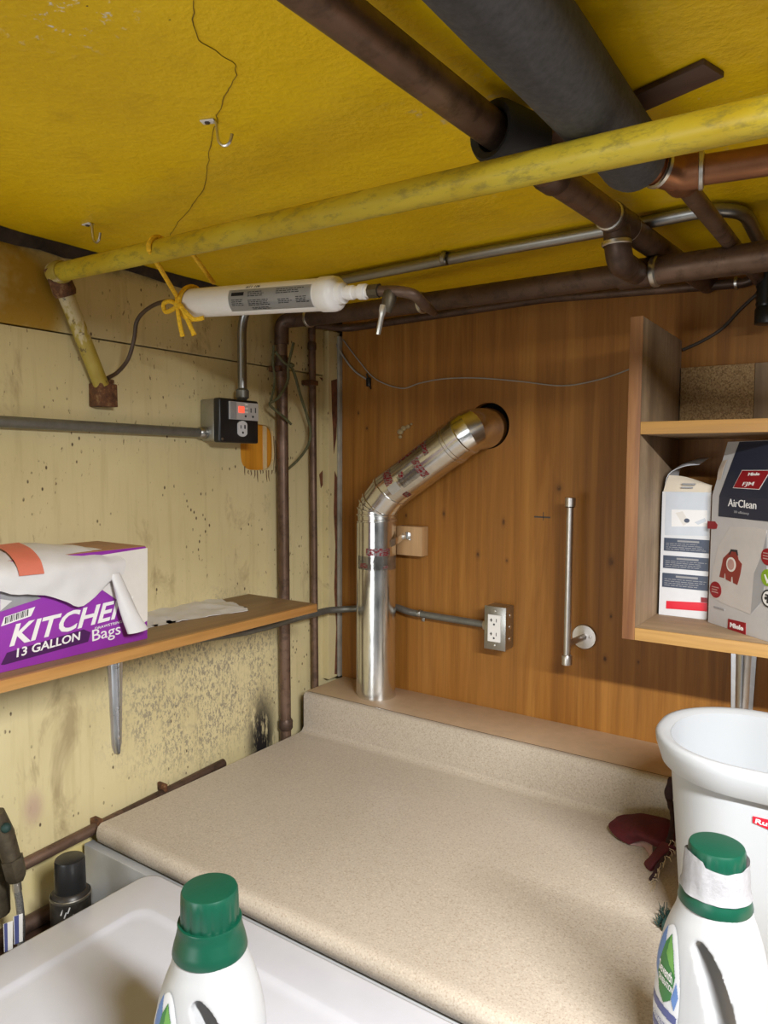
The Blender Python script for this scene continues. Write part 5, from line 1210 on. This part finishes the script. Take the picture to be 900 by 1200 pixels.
    def patch(poly, mat, off, name, step=0.0024):
        bm = B(); cache = {}
        xs = [p[0] for p in poly]; ys = [p[1] for p in poly]; sx = step / 0.075
        def vt(i, j):
            if (i, j) not in cache: cache[(i, j)] = bm.verts.new(surf(min(xs) + i * sx, min(ys) + j * step, off))
            return cache[(i, j)]
        for i in range(int((max(xs) - min(xs)) / sx) + 1):
            for j in range(int((max(ys) - min(ys)) / step) + 1):
                if inside(poly, min(xs) + (i + .5) * sx, min(ys) + (j + .5) * step): bm.faces.new((vt(i, j), vt(i + 1, j), vt(i + 1, j + 1), vt(i, j + 1)))
        return obj(name, bm, mat, o, 60)
    cx_ = -0.56
    patch([(cx_ + 0.36 * math.cos(t), 0.086 + 0.070 * math.sin(t)) for t in [2 * math.pi * k / 40 for k in range(40)]], 'pale_ink', 0.0012, 'label', 0.0008)
    def sq(poly): return [(cx_ + (x - cx_) * 0.77, z) for x, z in poly]
    patch(sq([(cx_ - 0.40, 0.100), (cx_ - 0.30, 0.138), (cx_ - 0.20, 0.152), (cx_ - 0.08, 0.128), (cx_ - 0.2, 0.09)]), 'sky_ink', 0.0016, 'label_print', 0.0008)
    patch(sq([(cx_ - 0.26, 0.098), (cx_ - 0.10, 0.136), (cx_ + 0.04, 0.148), (cx_ + 0.20, 0.132), (cx_ + 0.32, 0.108), (cx_ + 0.22, 0.082), (cx_ + 0.02, 0.074), (cx_ - 0.16, 0.082)]), 'leaf_green', 0.0019, 'leaf_print', 0.0008)
    patch(sq([(cx_ + 0.00, 0.126), (cx_ + 0.04, 0.147), (cx_ + 0.20, 0.132), (cx_ + 0.30, 0.110), (cx_ + 0.14, 0.116)]), 'leaf_lite', 0.0022, 'leaf_print', 0.0008)
    patch(sq([(cx_ + 0.24, 0.084), (cx_ + 0.36, 0.104), (cx_ + 0.43, 0.090), (cx_ + 0.34, 0.074)]), 'sky_ink', 0.0019, 'label_print', 0.0008)
    for (s, a0, a1, z0, h, m_, b_) in (('Seventh', -0.20, 0.26, 0.104, 0.0105, 'white_ink', 0.02), ('GENERATION', -0.20, 0.28, 0.0945, 0.0062, 'white_ink', 0.02), ('CONCENTRATED', -0.30, 0.38, 0.0520, 0.0055, 'indigo', 0.01)):
        bm = text_bm(s, b_)
        for v in bm.verts: v.co = surf(cx_ + 0.77 * (a0 + (a1 - a0) * v.co.x), z0 + v.co.y / 0.7 * h - 0.004 * (v.co.x), 0.0026)
        obj('lettering', bm, m_, o)
    patch(sq([(cx_ - 0.42, 0.064), (cx_ + 0.40, 0.060), (cx_ + 0.42, 0.069), (cx_ - 0.42, 0.073)]), 'indigo', 0.0016, 'label_print', 0.0008)
    patch(sq([(cx_ - 0.36, 0.040), (cx_ + 0.32, 0.036), (cx_ + 0.36, 0.045), (cx_ - 0.38, 0.049)]), 'indigo', 0.0016, 'label_print', 0.0008)
    patch(sq([(cx_ - 0.18, 0.024), (cx_ + 0.16, 0.022), (cx_ + 0.20, 0.031), (cx_ - 0.22, 0.033)]), 'carton_pale', 0.0016, 'label_print', 0.0008)
    return o
def handle_dir(p, deg):
    """handle side turned deg away from the sight line, towards the right"""
    t = V((-p[0], -p[1], 0)).normalized(); rt = V((-t.y, t.x, 0))
    a = math.radians(deg); return t * math.cos(a) + rt * math.sin(a)
b1 = (-0.563, 0.499, 0.8972); b2 = (-0.1325, 0.853, 0.9206)
bottle(b1, handle_dir(b1, 63), 'white detergent bottle with tall green cap on the washing machine', 'plain')
bottle(b2, handle_dir(b2, 63), 'white detergent bottle with white paper wrapped round its green cap', 'wrapped')

# ================================================================== THINGS BEHIND THE WASHER
low = thing('low_pipe', 'rusty brown pipe running low along the left wall behind counter', 'pipe', (-1.284, 0.7438, 0.8899))
l0 = V((-1.282, 0.6793, 0.8938)); l1 = V((-1.282, 1.185, 0.9158)); ld = (l1 - l0).normalized()
tubeo('pipe', [l0 - ld * 0.5, l0, l0 + ld * 0.22], 0.0112, 'copper', low)
tubeo('pipe', [l0 + ld * 0.21, l1], 0.0105, 'copper_dark', low)
for (px, s) in (((-1.29, 0.8436, 0.9073), 0.007), ((-1.29, 1.0073, 0.9209), 0.004)):
    bm = B(); bx(bm, -1.2995, -1.272, px[1] - s, px[1] + s, px[2] - 0.008, px[2] + 0.010, bevel=0.002); obj('clamp', bm, 'rust', low)
bm = B(); bx(bm, -1.2990, -1.085, 0.10, 0.800, 0.742, 0.768, bevel=0.002); tag(obj('plank', bm, 'copper_dark' if False else 'strip'), 'dirty brown plank between washing machine and left wall', 'plank')
tubeo_l = thing('rail_pipe', 'dark brown pipe lying low behind the black-capped canister', 'pipe', (-1.270, 0.60, 0.768))
tubeo('pipe', [(-1.268, 0.12, 0.786), (-1.268, 0.79, 0.786)], 0.0155, 'copper_dark', tubeo_l)
cn = thing('canister', 'dark spray canister with black cap behind the washing machine', 'canister', (-1.160, 0.706, 0.7685))
T = Matrix.Translation((-1.160, 0.706, 0.7685))
bm = B(); lathe(bm, [(0.032, 0.0), (0.034, 0.003), (0.034, 0.100), (0.033, 0.106), (0.029, 0.112), (0.026, 0.114)], 32, T); obj('can', bm, plain('dark_printed_can', (0.030, 0.026, 0.022), 0.4, 0.3, 0.6, 40), cn)
bm = B(); lathe(bm, [(0.0262, 0.112), (0.0265, 0.114), (0.0255, 0.166), (0.0245, 0.1695), (0.022, 0.171)], 32, T); obj('cap', bm, 'black', cn)
bm = B(); ring(bm, (-1.160, 0.706, 0.7685 + 0.104), (0, 0, 1), 0.0335, 0.003, 0.0012, 32); obj('rim', bm, 'boxmetal', cn)
bm = B()
for (a, z) in ((-60, 0.085), (-50, 0.080), (-40, 0.088), (-55, 0.066), (-30, 0.074)):
    t = math.radians(a); c = V((-1.160 + 0.0343 * math.cos(t), 0.706 + 0.0343 * math.sin(t), 0.7685 + z)); tube(bm, [c, c + V((0.002, 0.003, 0.010))], 0.0012, 5)
obj('label_marks', bm, 'label_grey', cn)
vt_ = thing('water_valve', 'aged bronze supply valve with braided hose at the left edge', 'valve', (-1.2, 0.6197, 0.996))
tubeo('body', [(-1.2, 0.5955, 1.051), (-1.195, 0.6088, 1.0128), (-1.185, 0.6167, 0.9676)], [0.018, 0.0175, 0.0145], 'valve', vt_, 16)
tubeo('nut', [(-1.185, 0.6168, 0.9706), (-1.18, 0.6205, 0.9405), (-1.178, 0.6206, 0.9306)], [0.0185, 0.0175, 0.0110], 'valve', vt_, 6)
tubeo('ferrule', [(-1.178, 0.6192, 0.9342), (-1.176, 0.6198, 0.9151)], 0.0072, 'solder', vt_, 14)
tubeo('braided_hose', spline([(-1.176, 0.6192, 0.9214), (-1.174, 0.6216, 0.8908), (-1.172, 0.6224, 0.8534), (-1.171, 0.6195, 0.8236)], 6), 0.0062, 'braid', vt_, 12)
k = V((-1.178, 0.6047, 1.0315)); bm = B(); bmesh.ops.create_icosphere(bm, subdivisions=2, radius=0.0085, matrix=Matrix.Translation(k)); obj('knob', bm, 'dkgreen', vt_)
tubeo('stub', [(-1.24, 0.6161, 0.9623), (-1.24, 0.6158, 0.8544)], 0.022, 'valve', vt_, 14)
tg = thing('hose_tag', 'white and blue paper tag on the braided hose', 'tag', (-1.165, 0.6039, 0.8513))
a, b, c, d = V((-1.163, 0.588, 0.8786)), V((-1.163, 0.6036, 0.876)), V((-1.163, 0.6021, 0.8277)), V((-1.163, 0.5879, 0.83))
def slab(p, mat, name, th=0.0006, off=0.0):
    bm = B(); f = [bm.verts.new(q + V((off, 0, 0))) for q in p]; g = [bm.verts.new(q + V((off - th, 0, 0))) for q in p]
    bm.faces.new(f); bm.faces.new(g[::-1])
    for i in range(4): bm.faces.new((f[i], g[i], g[(i + 1) % 4], f[(i + 1) % 4]))
    return obj(name, bm, mat, tg)
slab([a, b, c, d], 'white_plastic', 'leaf')
e = V((0, 0.0165, 0.0045)); slab([a + e, b + e, c + e, d + e], 'white_plastic', 'leaf', 0.0006, 0.001)
slab([a.lerp(b, .05), a.lerp(b, .40), d.lerp(c, .40), d.lerp(c, .05)], 'indigo', 'print', 0.0005, 0.0006)
slab([a.lerp(b, .05) + e, a.lerp(b, .55) + e, d.lerp(c, .55) + e, d.lerp(c, .05) + e], 'indigo', 'print', 0.0005, 0.0016)

# ================================================================== CLOTH BY THE BIN
mc = thing('red_cloth', 'dark red folded cloth pad lying on counter beside the white bin', 'cloth', (-0.3569, 1.3796, 0.921))
bm = B()
grid(bm, [[(-0.4024, 1.4044, 0.945), (-0.3584, 1.4107, 0.962), (-0.3151, 1.396, 0.972), (-0.2819, 1.3922, 0.97)],
          [(-0.4089, 1.3822, 0.935), (-0.3568, 1.3754, 0.96), (-0.3112, 1.3609, 0.968), (-0.2792, 1.3669, 0.962)],
          [(-0.3885, 1.3593, 0.927), (-0.348, 1.3494, 0.952), (-0.3105, 1.335, 0.955), (-0.2808, 1.349, 0.95)],
          [(-0.3614, 1.3553, 0.922), (-0.3394, 1.3541, 0.936), (-0.3119, 1.3423, 0.94), (-0.2878, 1.3421, 0.938)]], 0.004, 6, 0.002)
obj('pad', bm, 'maroon', mc, 70)
bm = B()
grid(bm, [[(-0.373, 1.3677, 0.923), (-0.3464, 1.3689, 0.934), (-0.3185, 1.3568, 0.938)], [(-0.3634, 1.3565, 0.9225), (-0.3417, 1.3638, 0.926), (-0.3155, 1.334, 0.928)], [(-0.3523, 1.3627, 0.9215), (-0.3344, 1.3604, 0.9215), (-0.314, 1.3225, 0.9225)]], 0.001, 5, 0.001); obj('lining', bm, 'pinkgrey', mc, 70)
bm = B()
grid(bm, [[(-0.2964, 1.3254, 0.962), (-0.2793, 1.3142, 0.966), (-0.269, 1.3207, 0.96)], [(-0.3113, 1.3039, 0.94), (-0.294, 1.2927, 0.946), (-0.2865, 1.3109, 0.94)], [(-0.3211, 1.3031, 0.926), (-0.3041, 1.2822, 0.932), (-0.2951, 1.2993, 0.93)], [(-0.3152, 1.2922, 0.922), (-0.3056, 1.2836, 0.923), (-0.3018, 1.2916, 0.922)]], 0.003, 5, 0.001); obj('corner_flap', bm, 'maroon', mc, 70)
st = spline([(-0.3067, 1.44, 1.0314), (-0.3109, 1.435, 0.9981), (-0.2924, 1.3964, 0.985), (-0.2849, 1.344, 0.975), (-0.2846, 1.307, 0.955), (-0.2921, 1.28, 0.937), (-0.2961, 1.2572, 0.925)], 7)
bm = B(); rings = []
for i, p in enumerate(st):
    t = i / (len(st) - 1); w = 0.0085 * (1 - 0.6 * t) + 0.003 * noise.noise(p * 60); rings.append([p + V((w * math.cos(a), w * 0.7 * math.sin(a), 0.5 * w * math.sin(a))) for a in [2 * math.pi * k / 10 for k in range(10)]])
loft(bm, rings); obj('strap', bm, 'maroon_dark', mc, 70)
bm = B(); rd = random.Random(2)
for i in range(14):
    p = st[-1 - (i % 7) * 3] + V((0.004, -0.004, 0.004)) * (1 if i % 2 else 0.3); q = p + V((rd.uniform(-0.006, 0.010), rd.uniform(-0.022, 0.002), 0)); q.z = max(0.9215, p.z - rd.uniform(0.002, 0.012)); p.z = max(p.z, 0.9215)
    tube(bm, [p, (p + q) / 2 + V((0.002, 0.001, 0.002)), q], 0.0007, 5)
for i in range(6):
    p = V((-0.2945, 1.2624, 0.923)) + V((rd.uniform(-0.004, 0.004), rd.uniform(-0.004, 0.004), 0)); q = p + V((rd.uniform(0.0, 0.010), rd.uniform(-0.045, -0.02), -0.001)); tube(bm, [p, (p + q) / 2 + V((rd.uniform(-0.005, 0.005), 0, 0.002)), q], 0.0007, 5)
obj('frayed_thread', bm, 'fray', mc)
gb = thing('green_brush', 'dark green bristle tuft on counter behind the wrapped bottle', 'brush', (-0.249, 1.1423, 0.921))
bm = B(); c = V((-0.2536, 1.1557, 0.926)); rd = random.Random(4)
for i in range(60):
    p = c + V((rd.uniform(-0.004, 0.022), rd.uniform(-0.022, 0.014), 0)); q = p + V((rd.uniform(-0.010, 0.004), rd.uniform(-0.012, 0.006), rd.uniform(-0.003, 0.022))); q.z = max(q.z, 0.9215); p.z = 0.9225
    tube(bm, [p, q], [0.0010, 0.0004], 5)
o_ = obj('bristles', bm, 'dkgreen', gb)
bm = B(); bx(bm, c.x + 0.004, c.x + 0.030, c.y - 0.03, c.y + 0.012, 0.9206, 0.936, bevel=0.003); obj('handle', bm, 'dkgreen', gb)
